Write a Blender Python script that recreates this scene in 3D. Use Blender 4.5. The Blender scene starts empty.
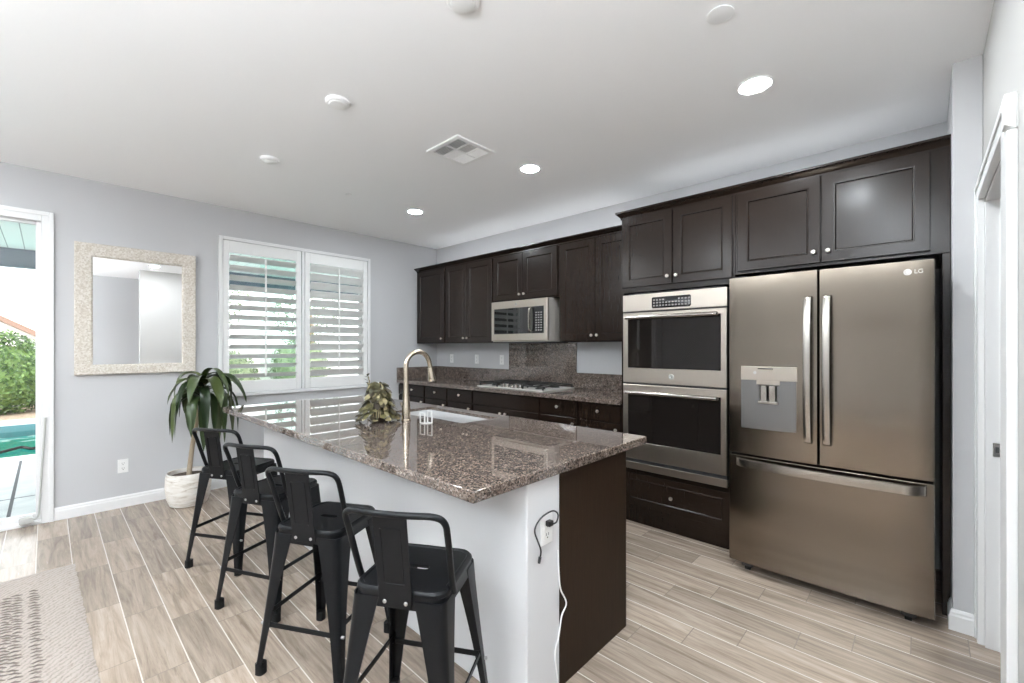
import bpy, bmesh, math, random
from mathutils import Vector, Matrix, Euler, noise
PI = math.pi
SC = bpy.context.scene
COL = SC.collection

# ------------------------------------------------------------------ camera
cam_data = bpy.data.cameras.new('camera')
cam = bpy.data.objects.new('camera', cam_data)
COL.objects.link(cam)
cam.location = (4.9866, -3.7566, 1.3648)
cam.rotation_euler = (PI / 2, 0, math.radians(43.255))
cam_data.sensor_width = 36.0
cam_data.lens = 437.885 / 1024 * 36.0
cam_data.shift_y = (347.31 - 341.5) / 1024
cam_data.clip_start = 0.03
SC.camera = cam

# ------------------------------------------------------------------ world, sun, exposure
world = bpy.data.worlds.new('world')
SC.world = world
world.use_nodes = True
bg = world.node_tree.nodes['Background']
bg.inputs['Color'].default_value = (0.93, 0.965, 1.0, 1)
bg.inputs['Strength'].default_value = 1.9
sun_data = bpy.data.lights.new('sun', 'SUN')
sun_data.energy = 0.8
sun_data.angle = math.radians(2)
sun_data.color = (1.0, 0.96, 0.9)
sun = bpy.data.objects.new('sun', sun_data)
COL.objects.link(sun)
sun.rotation_euler = Vector((-0.45, 0.35, -0.85)).to_track_quat('-Z', 'Y').to_euler()
SC.view_settings.view_transform = 'Standard'
SC.view_settings.look = 'None'
SC.view_settings.gamma = 1.0
SC.view_settings.use_curve_mapping = False
SC.view_settings.exposure = 1.17
LAMP = 250.0       # strength of the recessed lamps
UPLIGHT_FILL = 265.0      # strength of the unseen uplights added behind the camera as fill
SC.cycles.max_bounces = 14
SC.cycles.diffuse_bounces = 10
SC.cycles.transparent_max_bounces = 16
SC.cycles.sample_clamp_indirect = 6.0
SC.cycles.use_denoising = True
SC.cycles.blur_glossy = 0.5

# ------------------------------------------------------------------ materials
M = {}
def mat(name, color=(0.8, 0.8, 0.8), rough=0.5, metal=0.0, emit=None, strength=0.0, spec=None, aniso=0.0, coat=0.0):
    m = bpy.data.materials.new(name)
    m.use_nodes = True
    b = m.node_tree.nodes['Principled BSDF']
    b.inputs['Base Color'].default_value = (*color, 1)
    b.inputs['Roughness'].default_value = rough
    b.inputs['Metallic'].default_value = metal
    if spec is not None: b.inputs['Specular IOR Level'].default_value = spec
    if coat: b.inputs['Coat Weight'].default_value = coat
    if emit:
        b.inputs['Emission Color'].default_value = (*emit, 1)
        b.inputs['Emission Strength'].default_value = strength
    if aniso:
        b.inputs['Anisotropic'].default_value = aniso
    M[name] = m
    return m

class NT:
    """small helper to write node trees"""
    def __init__(s, m):
        s.t = m.node_tree; s.n = s.t.nodes; s.b = s.n['Principled BSDF']
    def add(s, typ, **kw):
        n = s.n.new(typ)
        for k, v in kw.items():
            if k.startswith('i_'):
                n.inputs[k[2:].replace('_', ' ')].default_value = v
            else:
                setattr(n, k, v)
        return n
    def link(s, a, b): s.t.links.new(a, b)
    def math(s, op, a, b=None, c=None):
        n = s.n.new('ShaderNodeMath'); n.operation = op
        for i, v in enumerate((a, b, c)):
            if v is None: continue
            if hasattr(v, 'is_output'): s.link(v, n.inputs[i])
            else: n.inputs[i].default_value = v
        return n.outputs[0]
    def mix(s, fac, a, b, blend='MIX'):
        n = s.n.new('ShaderNodeMix'); n.data_type = 'RGBA'; n.blend_type = blend
        for sock, v in ((n.inputs[0], fac), (n.inputs[6], a), (n.inputs[7], b)):
            if hasattr(v, 'is_output'): s.link(v, sock)
            else: sock.default_value = v if not isinstance(v, tuple) else (*v, 1)[:4]
        return n.outputs[2]
    def ramp(s, fac, stops):
        n = s.n.new('ShaderNodeValToRGB')
        while len(n.color_ramp.elements) < len(stops): n.color_ramp.elements.new(0.5)
        for e, (p, c) in zip(n.color_ramp.elements, stops):
            e.position = p; e.color = (*c, 1)
        s.link(fac, n.inputs[0])
        return n.outputs[0]
    def bump(s, h, strength, dist=0.01):
        n = s.n.new('ShaderNodeBump'); n.inputs['Strength'].default_value = strength
        n.inputs['Distance'].default_value = dist
        s.link(h, n.inputs['Height']); s.link(n.outputs[0], s.b.inputs['Normal'])
    def coord(s, scale=(1, 1, 1), kind='Object', loc=(0, 0, 0)):
        tc = s.n.new('ShaderNodeTexCoord'); mp = s.n.new('ShaderNodeMapping')
        mp.inputs['Scale'].default_value = scale; mp.inputs['Location'].default_value = loc
        s.link(tc.outputs[kind], mp.inputs[0]); return mp.outputs[0]
    def noise(s, vec, scale, detail=3, rough=0.5, dist=0.0):
        n = s.add('ShaderNodeTexNoise'); n.inputs['Scale'].default_value = scale
        n.inputs['Detail'].default_value = detail; n.inputs['Roughness'].default_value = rough
        n.inputs['Distortion'].default_value = dist
        s.link(vec, n.inputs['Vector']); return n.outputs['Fac']

def paint(name, color, rough=0.7, bump=0.06):
    m = mat(name, color, rough, spec=0.3); t = NT(m)
    v = t.coord(); f = t.noise(v, 160, 2); t.bump(f, bump, 0.003)
    return m
paint('wall_paint', (0.515, 0.516, 0.526))
paint('white_wall_paint', (0.50, 0.49, 0.475))
paint('island_paint', (0.63, 0.632, 0.642))
paint('ceiling_paint', (0.92, 0.922, 0.93), 0.8)
mat('white_trim', (0.76, 0.76, 0.76), 0.35)
m_ = mat('shutter_white', (0.90, 0.90, 0.89), 0.4)
n_, l_ = m_.node_tree.nodes, m_.node_tree.links
tl_ = n_.new('ShaderNodeBsdfTranslucent'); tl_.inputs[0].default_value = (0.9, 0.9, 0.88, 1)
mx_ = n_.new('ShaderNodeMixShader'); mx_.inputs[0].default_value = 0.12
l_.new(n_['Principled BSDF'].outputs[0], mx_.inputs[1]); l_.new(tl_.outputs[0], mx_.inputs[2]); l_.new(mx_.outputs[0], n_['Material Output'].inputs[0])
mat('white_plastic', (0.82, 0.82, 0.81), 0.35)
mat('cover_white', (0.88, 0.88, 0.88), 0.4)
mat('slot_dark', (0.05, 0.05, 0.05), 0.6)
mat('vent_dark', (0.12, 0.12, 0.12), 0.7)
mat('black_plastic', (0.015, 0.015, 0.016), 0.4)
mat('rubber', (0.008, 0.008, 0.008), 0.7, spec=0.2)
mat('nickel', (0.72, 0.68, 0.62), 0.28, 1.0)
mat('chrome', (0.85, 0.85, 0.85), 0.12, 1.0)
mat('faucet_metal', (0.66, 0.57, 0.46), 0.26, 1.0)
mat('lamp_lens', (1, 1, 1), 0.4, emit=(0.89, 0.955, 1.0), strength=LAMP)
mat('fill_uplight_glow', (1, 1, 1), 0.4, emit=(0.88, 0.95, 1.0), strength=UPLIGHT_FILL)
mat('fill_strip_light', (1, 1, 1), 0.4, emit=(0.94, 0.97, 1.0), strength=1.7)  # glow of the hidden strips added on the cabinets as fill
mat('mirror', (0.92, 0.92, 0.92), 0.01, 1.0)
mat('oven_glass', (0.010, 0.008, 0.007), 0.03, spec=0.35)
mat('microwave_glass', (0.012, 0.012, 0.012), 0.02, spec=1.0)
mat('display', (0.01, 0.01, 0.012), 0.15)
mat('key_grey', (0.2, 0.19, 0.18), 0.4)
mat('logo_faint', (0.42, 0.40, 0.37), 0.35, 0.8)
mat('logo_silver', (0.55, 0.54, 0.52), 0.35, 0.6)
mat('cast_iron', (0.018, 0.017, 0.016), 0.5)
mat('dispenser_recess', (0.19, 0.185, 0.18), 0.35, 0.9)
mat('clear_white', (0.62, 0.62, 0.61), 0.2)
mat('soil', (0.06, 0.04, 0.028), 0.9)

# dark stained wood
def cabinet_wood():
    m = mat('cabinet_wood', (0.02, 0.015, 0.012), 0.24, spec=0.3); t = NT(m)
    v = t.coord((7, 7, 0.7)); f = t.noise(v, 14, 4, 0.6, 0.3)
    c = t.ramp(f, [(0.3, (0.0128, 0.0076, 0.0051)), (0.7, (0.0144, 0.0086, 0.0058))])
    t.link(c, t.b.inputs['Base Color'])
    r = t.noise(v, 5, 2); rr = t.math('MULTIPLY_ADD', r, 0.04, 0.20); t.link(rr, t.b.inputs['Roughness'])
    m2 = mat('panel_wood', (0.03, 0.02, 0.015), 0.45, spec=0.1); t = NT(m2)
    v = t.coord((7, 7, 0.5)); f = t.noise(v, 18, 4, 0.6, 0.3)
    c = t.ramp(f, [(0.3, (0.019, 0.0112, 0.0068)), (0.7, (0.027, 0.0162, 0.0098))])
    t.link(c, t.b.inputs['Base Color'])
cabinet_wood()

def steel(name, color, rough, aniso=0.75):
    m = mat(name, color, rough, 1.0, aniso=aniso); t = NT(m)
    tg = t.add('ShaderNodeTangent', direction_type='RADIAL', axis='Z')
    t.link(tg.outputs[0], t.b.inputs['Tangent'])
    v = t.coord((1.2, 1.2, 260)); f = t.noise(v, 3, 2)
    r = t.math('MULTIPLY_ADD', f, 0.03, rough - 0.015); t.link(r, t.b.inputs['Roughness'])
    return m
steel('steel', (0.52, 0.465, 0.405), 0.34, 0.5)
steel('fridge_steel', (0.24, 0.205, 0.168), 0.19, 0.85)
mat('sink_steel', (0.86, 0.86, 0.86), 0.22, 0.45)
mat('case_silver', (0.58, 0.54, 0.49), 0.35, 0.45)
mat('cooktop_steel', (0.72, 0.70, 0.66), 0.35, 0.6)
mat('handle_steel', (0.42, 0.39, 0.355), 0.24, 1.0)

def granite(name, tint):
    m = mat(name, (0.2, 0.18, 0.16), 0.018, spec=0.95); t = NT(m)
    v = t.coord()
    n0 = t.add('ShaderNodeTexNoise'); n0.inputs['Scale'].default_value = 30; t.link(v, n0.inputs['Vector'])
    vv = t.add('ShaderNodeVectorMath', operation='MULTIPLY_ADD'); t.link(n0.outputs['Color'], vv.inputs[0])
    vv.inputs[1].default_value = (0.012,) * 3; t.link(v, vv.inputs[2])
    vo = t.add('ShaderNodeTexVoronoi'); vo.inputs['Scale'].default_value = 185; t.link(vv.outputs[0], vo.inputs['Vector'])
    sp = t.add('ShaderNodeSeparateColor'); t.link(vo.outputs['Color'], sp.inputs[0])
    c = t.ramp(sp.outputs[0], [(0.0, (0.026, 0.021, 0.019)), (0.18, (0.05, 0.039, 0.034)), (0.42, (0.105, 0.082, 0.069)),
                               (0.68, (0.15, 0.12, 0.103)), (0.88, (0.205, 0.172, 0.152)), (1.0, (0.30, 0.27, 0.245))])
    c.node.color_ramp.interpolation = 'LINEAR'
    big = t.noise(v, 26, 3, 0.6); d = t.math('MULTIPLY_ADD', big, 1.3, 0.36)
    c2 = t.mix(1.0, c, tint, 'MULTIPLY')
    vm = t.add('ShaderNodeVectorMath', operation='SCALE'); t.link(c2, vm.inputs[0]); t.link(d, vm.inputs['Scale'])
    t.link(vm.outputs[0], t.b.inputs['Base Color'])
granite('granite', (1.0, 0.96, 0.93))

def floor_mat():
    m = mat('plank_tile', (0.5, 0.42, 0.35), 0.42, spec=0.4); t = NT(m)
    tc = t.add('ShaderNodeTexCoord'); sp = t.add('ShaderNodeSeparateXYZ'); t.link(tc.outputs['Object'], sp.inputs[0])
    W, L = 0.1575, 0.61
    yy = t.math('DIVIDE', t.math('ADD', sp.outputs[1], 3.645 + W * 60), W)
    row = t.math('FLOOR', yy); fy = t.math('SUBTRACT', yy, row)
    off = t.math('MULTIPLY', t.math('SUBTRACT', row, 60.0), 0.193)
    xx = t.math('DIVIDE', t.math('SUBTRACT', t.math('ADD', sp.outputs[0], 61.0 - 0.025), off), L)
    colm = t.math('FLOOR', xx); fx = t.math('SUBTRACT', xx, colm)
    cb = t.add('ShaderNodeCombineXYZ'); t.link(row, cb.inputs[0]); t.link(colm, cb.inputs[1])
    wn = t.add('ShaderNodeTexWhiteNoise', noise_dimensions='3D'); t.link(cb.outputs[0], wn.inputs['Vector'])
    # grain
    g = t.add('ShaderNodeVectorMath', operation='MULTIPLY'); t.link(tc.outputs['Object'], g.inputs[0]); g.inputs[1].default_value = (0.9, 12, 1)
    g2 = t.add('ShaderNodeVectorMath', operation='MULTIPLY_ADD'); t.link(wn.outputs['Color'], g2.inputs[0])
    g2.inputs[1].default_value = (7, 7, 7); t.link(g.outputs[0], g2.inputs[2])
    n1 = t.noise(g2.outputs[0], 2.0, 7, 0.66, 0.8)
    n2 = t.noise(g2.outputs[0], 6.0, 8, 0.78, 0.5)
    base = t.ramp(n1, [(0.28, (0.255, 0.195, 0.148)), (0.47, (0.43, 0.345, 0.275)), (0.62, (0.55, 0.45, 0.365)), (0.8, (0.62, 0.53, 0.445))])
    fine = t.ramp(n2, [(0.32, (0.55, 0.52, 0.49)), (0.43, (0.88, 0.87, 0.86)), (0.58, (1, 1, 1))])
    c = t.mix(0.75, base, fine, 'MULTIPLY')
    var = t.math('MULTIPLY_ADD', wn.outputs['Value'], 0.24, 0.61)
    vm = t.add('ShaderNodeVectorMath', operation='SCALE'); t.link(c, vm.inputs[0]); t.link(var, vm.inputs['Scale'])
    gy = t.math('LESS_THAN', t.math('ABSOLUTE', t.math('SUBTRACT', fy, 0.5)), 0.5 - 0.0024 / W)
    gx = t.math('LESS_THAN', t.math('ABSOLUTE', t.math('SUBTRACT', fx, 0.5)), 0.5 - 0.0020 / L)
    tile = t.math('MULTIPLY', gx, gy)
    grout_x = t.mix(gx, (0.22, 0.18, 0.15), (0.62, 0.56, 0.50))
    c3 = t.mix(tile, grout_x, vm.outputs[0])
    t.link(c3, t.b.inputs['Base Color'])
    r = t.math('MULTIPLY_ADD', n2, 0.22, 0.13); t.link(r, t.b.inputs['Roughness'])
    h = t.math('MULTIPLY_ADD', n2, 0.25, tile); t.bump(h, 0.25, 0.003)
floor_mat()

def stool_metal():
    m = mat('stool_black', (0.004, 0.0046, 0.0056), 0.33, 0.0, spec=0.2); t = NT(m)
    f = t.noise(t.coord(), 900, 2); t.bump(f, 0.12, 0.001)
    mat('screw', (0.45, 0.45, 0.45), 0.3, 1.0)
stool_metal()

def mirror_frame():
    m = mat('mirror_frame', (0.72, 0.66, 0.58), 0.45); t = NT(m)
    v = t.coord(); vo = t.add('ShaderNodeTexVoronoi'); vo.inputs['Scale'].default_value = 95; t.link(v, vo.inputs['Vector'])
    sp = t.add('ShaderNodeSeparateColor'); t.link(vo.outputs['Color'], sp.inputs[0])
    c = t.ramp(sp.outputs[0], [(0, (0.50, 0.44, 0.37)), (0.5, (0.60, 0.55, 0.48)), (1, (0.68, 0.64, 0.59))])
    t.link(c, t.b.inputs['Base Color']); t.bump(vo.outputs['Distance'], 0.5, 0.004)
mirror_frame()

def glass_mat(name, tint, refl=1.0):
    m = bpy.data.materials.new(name); m.use_nodes = True; n = m.node_tree.nodes; l = m.node_tree.links
    n.remove(n['Principled BSDF'])
    tr = n.new('ShaderNodeBsdfTransparent'); tr.inputs[0].default_value = (*tint, 1)
    gl = n.new('ShaderNodeBsdfGlossy'); gl.inputs['Roughness'].default_value = 0.01
    fr = n.new('ShaderNodeFresnel'); fr.inputs[0].default_value = 1.45
    mx = n.new('ShaderNodeMixShader'); l.new(fr.outputs[0], mx.inputs[0]); l.new(tr.outputs[0], mx.inputs[1]); l.new(gl.outputs[0], mx.inputs[2])
    l.new(mx.outputs[0], n['Material Output'].inputs[0]); M[name] = m
glass_mat('glass', (0.97, 0.985, 0.98))
glass_mat('glass_tinted', (0.86, 0.95, 0.925))
glass_mat('water', (0.55, 0.92, 0.9))

def pot_mat():
    m = mat('whitewash', (0.75, 0.72, 0.68), 0.75); t = NT(m)
    v = t.coord((1, 1, 5)); f = t.noise(v, 9, 5, 0.65, 0.5)
    c = t.ramp(f, [(0.32, (0.45, 0.38, 0.31)), (0.46, (0.7, 0.66, 0.6)), (0.7, (0.83, 0.81, 0.78))])
    t.link(c, t.b.inputs['Base Color']); t.bump(f, 0.3, 0.006)
pot_mat()

def leaf_mat(name, stops, rough=0.4):
    m = mat(name, stops[0][1], rough); t = NT(m)
    g = t.add('ShaderNodeNewGeometry')
    c = t.ramp(g.outputs['Random Per Island'], stops)
    f = t.noise(t.coord(), 35, 2)
    c2 = t.mix(t.math('MULTIPLY', f, 0.35), c, (0.5, 0.5, 0.35), 'MULTIPLY')
    t.link(c2, t.b.inputs['Base Color'])
leaf_mat('dracaena_leaf', [(0, (0.014, 0.030, 0.010)), (0.6, (0.035, 0.06, 0.018)), (1, (0.075, 0.10, 0.03))], 0.33)
leaf_mat('trailing_leaf', [(0, (0.035, 0.022, 0.014)), (0.4, (0.055, 0.05, 0.02)), (0.75, (0.13, 0.115, 0.045)), (1, (0.42, 0.36, 0.21))], 0.45)
leaf_mat('bush_leaf', [(0, (0.03, 0.075, 0.012)), (0.5, (0.085, 0.17, 0.03)), (1, (0.2, 0.31, 0.08))], 0.5)
leaf_mat('tree_leaf', [(0, (0.07, 0.12, 0.05)), (0.5, (0.16, 0.23, 0.11)), (1, (0.34, 0.40, 0.24))], 0.5)
mat('bark', (0.36, 0.29, 0.21), 0.85)
mat('stem', (0.25, 0.2, 0.11), 0.7)

def rug_mat():
    m = mat('jute', (0.72, 0.64, 0.56), 0.95, spec=0.1); t = NT(m)
    v = t.coord()
    w1 = t.add('ShaderNodeTexWave', wave_type='BANDS', bands_direction='DIAGONAL'); w1.inputs['Scale'].default_value = 18
    w1.inputs['Distortion'].default_value = 5; w1.inputs['Detail'].default_value = 3; w1.inputs['Detail Scale'].default_value = 2.5
    t.link(v, w1.inputs['Vector'])
    n = t.noise(v, 120, 3)
    f = t.math('MULTIPLY_ADD', n, 0.5, t.math('MULTIPLY', w1.outputs['Fac'], 0.5))
    c = t.ramp(f, [(0.14, (0.20, 0.165, 0.143)), (0.30, (0.31, 0.268, 0.237)), (0.7, (0.365, 0.32, 0.287))])
    t.link(c, t.b.inputs['Base Color']); t.bump(f, 0.5, 0.006)
    mat('jute_dark', (0.16, 0.135, 0.12), 0.95, spec=0.1)
rug_mat()

# outdoors
def concrete():
    m = mat('patio_concrete', (0.7, 0.7, 0.7), 0.8); t = NT(m)
    f = t.noise(t.coord(), 5, 4); c = t.ramp(f, [(0.3, (0.52, 0.53, 0.55)), (0.7, (0.68, 0.69, 0.7))]); t.link(c, t.b.inputs['Base Color'])
concrete()
mat('joint_dark', (0.1, 0.1, 0.11), 0.9)
mat('coping', (0.8, 0.79, 0.77), 0.7)
mat('pool_shell', (0.10, 0.52, 0.47), 0.6)
mat('pool_tile', (0.10, 0.22, 0.25), 0.3)
def mulch():
    m = mat('mulch', (0.3, 0.2, 0.13), 0.95); t = NT(m)
    f = t.noise(t.coord(), 14, 5, 0.7); c = t.ramp(f, [(0.3, (0.2, 0.13, 0.08)), (0.7, (0.5, 0.38, 0.28))]); t.link(c, t.b.inputs['Base Color'])
mulch()
def boards():
    m = mat('patio_boards', (0.62, 0.70, 0.65), 0.7); t = NT(m)
    tc = t.add('ShaderNodeTexCoord'); sp = t.add('ShaderNodeSeparateXYZ'); t.link(tc.outputs['Object'], sp.inputs[0])
    f = t.math('FRACT', t.math('DIVIDE', t.math('ADD', sp.outputs[1], 50.0), 0.14))
    g = t.math('LESS_THAN', f, 0.94)
    c = t.mix(g, (0.28, 0.31, 0.29), (0.70, 0.755, 0.715)); t.link(c, t.b.inputs['Base Color'])
boards()
mat('beam_paint', (0.085, 0.11, 0.14), 0.6)
mat('stucco', (0.85, 0.83, 0.8), 0.85)
mat('roof_tile', (0.32, 0.2, 0.15), 0.8)
mat('fence_board', (0.5, 0.47, 0.43), 0.8)
mat('cable_white', (0.85, 0.85, 0.85), 0.4)
mat('stopper_grey', (0.5, 0.5, 0.48), 0.6)

# ------------------------------------------------------------------ building helpers
def put(o, kind=None, label=None, cat=None, group=None):
    if kind: o['kind'] = kind
    if label: o['label'] = label
    if cat: o['category'] = cat
    if group: o['group'] = group
    return o

def empty(name, loc, label, cat, group=None, rz=0, kind=None):
    o = bpy.data.objects.new(name, None)
    COL.objects.link(o)
    o.location = loc; o.rotation_euler = (0, 0, rz)
    o.empty_display_size = 0.1
    return put(o, kind, label, cat, group)

class MB:
    def __init__(s): s.bm = bmesh.new()
    def face(s, vs):
        try: return s.bm.faces.new(vs)
        except ValueError: return None
    def poly(s, pts): return s.face([s.bm.verts.new(p) for p in pts])
    def box(s, x0, x1, y0, y1, z0, z1):
        v = [s.bm.verts.new(p) for p in ((x0,y0,z0),(x1,y0,z0),(x1,y1,z0),(x0,y1,z0),(x0,y0,z1),(x1,y0,z1),(x1,y1,z1),(x0,y1,z1))]
        for f in ((0,3,2,1),(4,5,6,7),(0,1,5,4),(1,2,6,5),(2,3,7,6),(3,0,4,7)): s.face([v[i] for i in f])
        return s
    def rbox(s, c, size, rot):
        """rotated box: centre, full size, Euler"""
        m = rot.to_matrix(); hx, hy, hz = (q / 2 for q in size); c = Vector(c)
        v = [s.bm.verts.new(c + m @ Vector(p)) for p in ((-hx,-hy,-hz),(hx,-hy,-hz),(hx,hy,-hz),(-hx,hy,-hz),(-hx,-hy,hz),(hx,-hy,hz),(hx,hy,hz),(-hx,hy,hz))]
        for f in ((0,3,2,1),(4,5,6,7),(0,1,5,4),(1,2,6,5),(2,3,7,6),(3,0,4,7)): s.face([v[i] for i in f])
        return s
    def loft(s, secs, closed=True, caps=True):
        rings = [[s.bm.verts.new(p) for p in sec] for sec in secs]
        n = len(rings[0])
        for a, b in zip(rings, rings[1:]):
            for i in range(n if closed else n - 1):
                j = (i + 1) % n
                s.face([a[i], a[j], b[j], b[i]])
        if caps and closed:
            s.face(list(reversed(rings[0]))); s.face(rings[-1])
        return s
    def tube(s, pts, r, seg=10, caps=True, closed=False):
        pts = [Vector(p) for p in pts]; n = len(pts)
        rs = r if isinstance(r, (list, tuple)) else [r] * n
        secs = []; ref = None
        for i, p in enumerate(pts):
            d = (pts[(i + 1) % n if closed else min(i + 1, n - 1)] - pts[(i - 1) % n if closed else max(i - 1, 0)]).normalized()
            if ref is None:
                ref = Vector((0, 0, 1)) if abs(d.z) < 0.9 else Vector((1, 0, 0))
            u = (ref - d * ref.dot(d)).normalized(); w = d.cross(u); ref = u
            secs.append([p + (u * math.cos(2*PI*k/seg) + w * math.sin(2*PI*k/seg)) * rs[i] for k in range(seg)])
        if closed: secs.append(secs[0])
        return s.loft(secs, True, caps and not closed)
    def lathe(s, c, prof, seg=32, axis='z', caps=True):
        c = Vector(c); secs = []
        for r, h in prof:
            ring = []
            for k in range(seg):
                a = 2 * PI * k / seg; ca, sa = r * math.cos(a), r * math.sin(a)
                ring.append(c + (Vector((ca, sa, h)) if axis == 'z' else Vector((ca, h, sa)) if axis == 'y' else Vector((h, ca, sa))))
            secs.append(ring)
        return s.loft(secs, True, caps)
    def prism(s, pts, axis, a, b):
        def q(p, h): return (p[0], p[1], h) if axis == 'z' else (p[0], h, p[1]) if axis == 'y' else (h, p[0], p[1])
        return s.loft([[q(p, a) for p in pts], [q(p, b) for p in pts]])
    def build(s, name, material, parent=None, bev=0.0, smooth=30, seg=2, origin=None, subsurf=0):
        bm = s.bm
        bmesh.ops.recalc_face_normals(bm, faces=bm.faces)
        me = bpy.data.meshes.new(name)
        if parent is not None: off = Vector(origin) if origin is not None else world_loc(parent)
        else:
            if origin is None:
                xs = [v.co for v in bm.verts]
                lo = [min(v[i] for v in xs) for i in range(3)]; hi = [max(v[i] for v in xs) for i in range(3)]
                off = Vector(((lo[0]+hi[0])/2, (lo[1]+hi[1])/2, lo[2]))
            else: off = Vector(origin)
        for v in bm.verts: v.co -= off
        bm.to_mesh(me); bm.free()
        if isinstance(material, str): material = M[material]
        me.materials.append(material)
        o = bpy.data.objects.new(name, me); COL.objects.link(o)
        if parent is not None:
            o.parent = parent
            if origin is not None: o.location = Vector(origin) - world_loc(parent)
        else: o.location = off
        if smooth:
            for p in me.polygons: p.use_smooth = True
            me.set_sharp_from_angle(angle=math.radians(smooth))
        if bev:
            md = o.modifiers.new('edge', 'BEVEL'); md.width = bev; md.segments = seg; md.limit_method = 'ANGLE'
            md.angle_limit = math.radians(40); md.harden_normals = True
        if subsurf:
            md = o.modifiers.new('sub', 'SUBSURF'); md.levels = subsurf; md.render_levels = subsurf
        return o

def world_loc(o):
    v = Vector(o.location); p = o.parent
    while p is not None: v = v + Vector(p.location); p = p.parent
    return v

def rrect(w, h, r, n=5, cx=0, cy=0):
    pts = []
    for (sx, sy, a0) in ((1, 1, 0), (-1, 1, 90), (-1, -1, 180), (1, -1, 270)):
        for k in range(n + 1):
            a = math.radians(a0 + 90 * k / n)
            pts.append((cx + sx * (w/2 - r) + r * math.cos(a), cy + sy * (h/2 - r) + r * math.sin(a)))
    return pts

def smooth_path(pts, n=6):
    """Catmull-Rom"""
    pts = [Vector(p) for p in pts]; out = []
    for i in range(len(pts) - 1):
        p0, p1, p2, p3 = pts[max(i-1, 0)], pts[i], pts[i+1], pts[min(i+2, len(pts)-1)]
        for k in range(n):
            t = k / n
            out.append(0.5 * ((2*p1) + (p2-p0)*t + (2*p0-5*p1+4*p2-p3)*t*t + (3*p1-p0-3*p2+p3)*t**3))
    out.append(pts[-1]); return out

def lettering(name, text, size, loc, rot, material, parent, depth=0.0006):
    cu = bpy.data.curves.new(name, 'FONT'); cu.body = text; cu.size = size; cu.extrude = depth
    cu.align_x = 'CENTER'; cu.align_y = 'CENTER'; cu.materials.append(M[material])
    tmp = bpy.data.objects.new(name, cu)
    me = bpy.data.meshes.new_from_object(tmp); me.name = name
    bpy.data.objects.remove(tmp)
    o = bpy.data.objects.new(name, me); COL.objects.link(o)
    o.parent = parent; o.location = Vector(loc) - world_loc(parent); o.rotation_euler = rot
    return o

def struct(name, mb, material, label, cat, bev=0.0, smooth=0):
    return put(mb.build(name, material, None, bev, smooth, origin=(0, 0, 0)), 'structure', label, cat)

# ================================================================== SETTING
H = 2.74
XR = 5.087; YE = -0.748; XW = 5.189; YB = -8.6; XH = 6.6
struct('floor', MB().box(-0.0, XH, YB, 0.0, -0.1, 0.0), 'plank_tile', 'wood-look plank tile floor running through the kitchen', 'floor')
struct('ceiling', MB().box(-0.15, XH + 0.15, YB - 0.15, 0.15, H, H + 0.2), 'ceiling_paint', 'flat white ceiling over the kitchen', 'ceiling')

# left wall with openings (window_1, door_1, and a second window further along)
W1 = (-2.585, -1.058, 0.915, 2.415)     # y0,y1,z0,z1
D1 = (-6.1, -3.735, 0.0, 2.395)
W2 = (-8.2, -6.6, 0.3, 2.35)
def wall_x(x0, x1, y0, y1, holes):
    mb = MB(); y = y0
    for (a, b, z0, z1) in sorted(holes):
        mb.box(x0, x1, y, a, 0, H)
        if z0 > 0: mb.box(x0, x1, a, b, 0, z0)
        mb.box(x0, x1, a, b, z1, H); y = b
    mb.box(x0, x1, y, y1, 0, H)
    return mb
struct('wall_left', wall_x(-0.15, 0, YB, 0, [W1, D1, W2]), 'wall_paint', 'pale grey wall holding the shuttered window and glass door', 'wall')
struct('wall_back', MB().box(-0.15, XH, 0, 0.15, 0, H), 'wall_paint', 'pale grey wall behind the dark kitchen cabinets', 'wall')
# short return beside the refrigerator
struct('wall_end', MB().box(XR, XW, YE, 0, 0, H).box(XW, XW + 0.12, YE, 0, 0, H), 'wall_paint', 'narrow grey wall return beside the refrigerator', 'wall', 0.004)
# right wall with door_2 opening
OD = (-1.665, -0.82, 0.0, 2.045)
struct('wall_right', wall_x(XW, XW + 0.12, -2.62, YE, [OD]), 'white_wall_paint', 'white wall with the cased doorway at the right edge', 'wall')
struct('wall_hall', MB().box(XH, XH + 0.12, YB, 0, 0, H), 'wall_paint', 'hallway wall seen only in the mirror', 'wall')
struct('wall_rear', MB().box(-0.15, XH + 0.12, YB - 0.15, YB, 0, H), 'wall_paint', 'pale wall behind the camera', 'wall')
mb = MB()
for yy in (-8.2, -7.43, -6.66): mb.box(-0.1, -0.04, yy, yy + 0.06, 0.3, 2.35)
mb.box(-0.1, -0.04, -8.2, -6.6, 2.29, 2.35).box(-0.1, -0.04, -8.2, -6.6, 0.3, 0.36)
w2 = struct('window_2', mb, 'white_trim', 'white framed window further along the left wall', 'window')
MB().box(-0.075, -0.07, -8.14, -6.66, 0.36, 2.29).build('pane', 'glass', w2, smooth=0)

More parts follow.
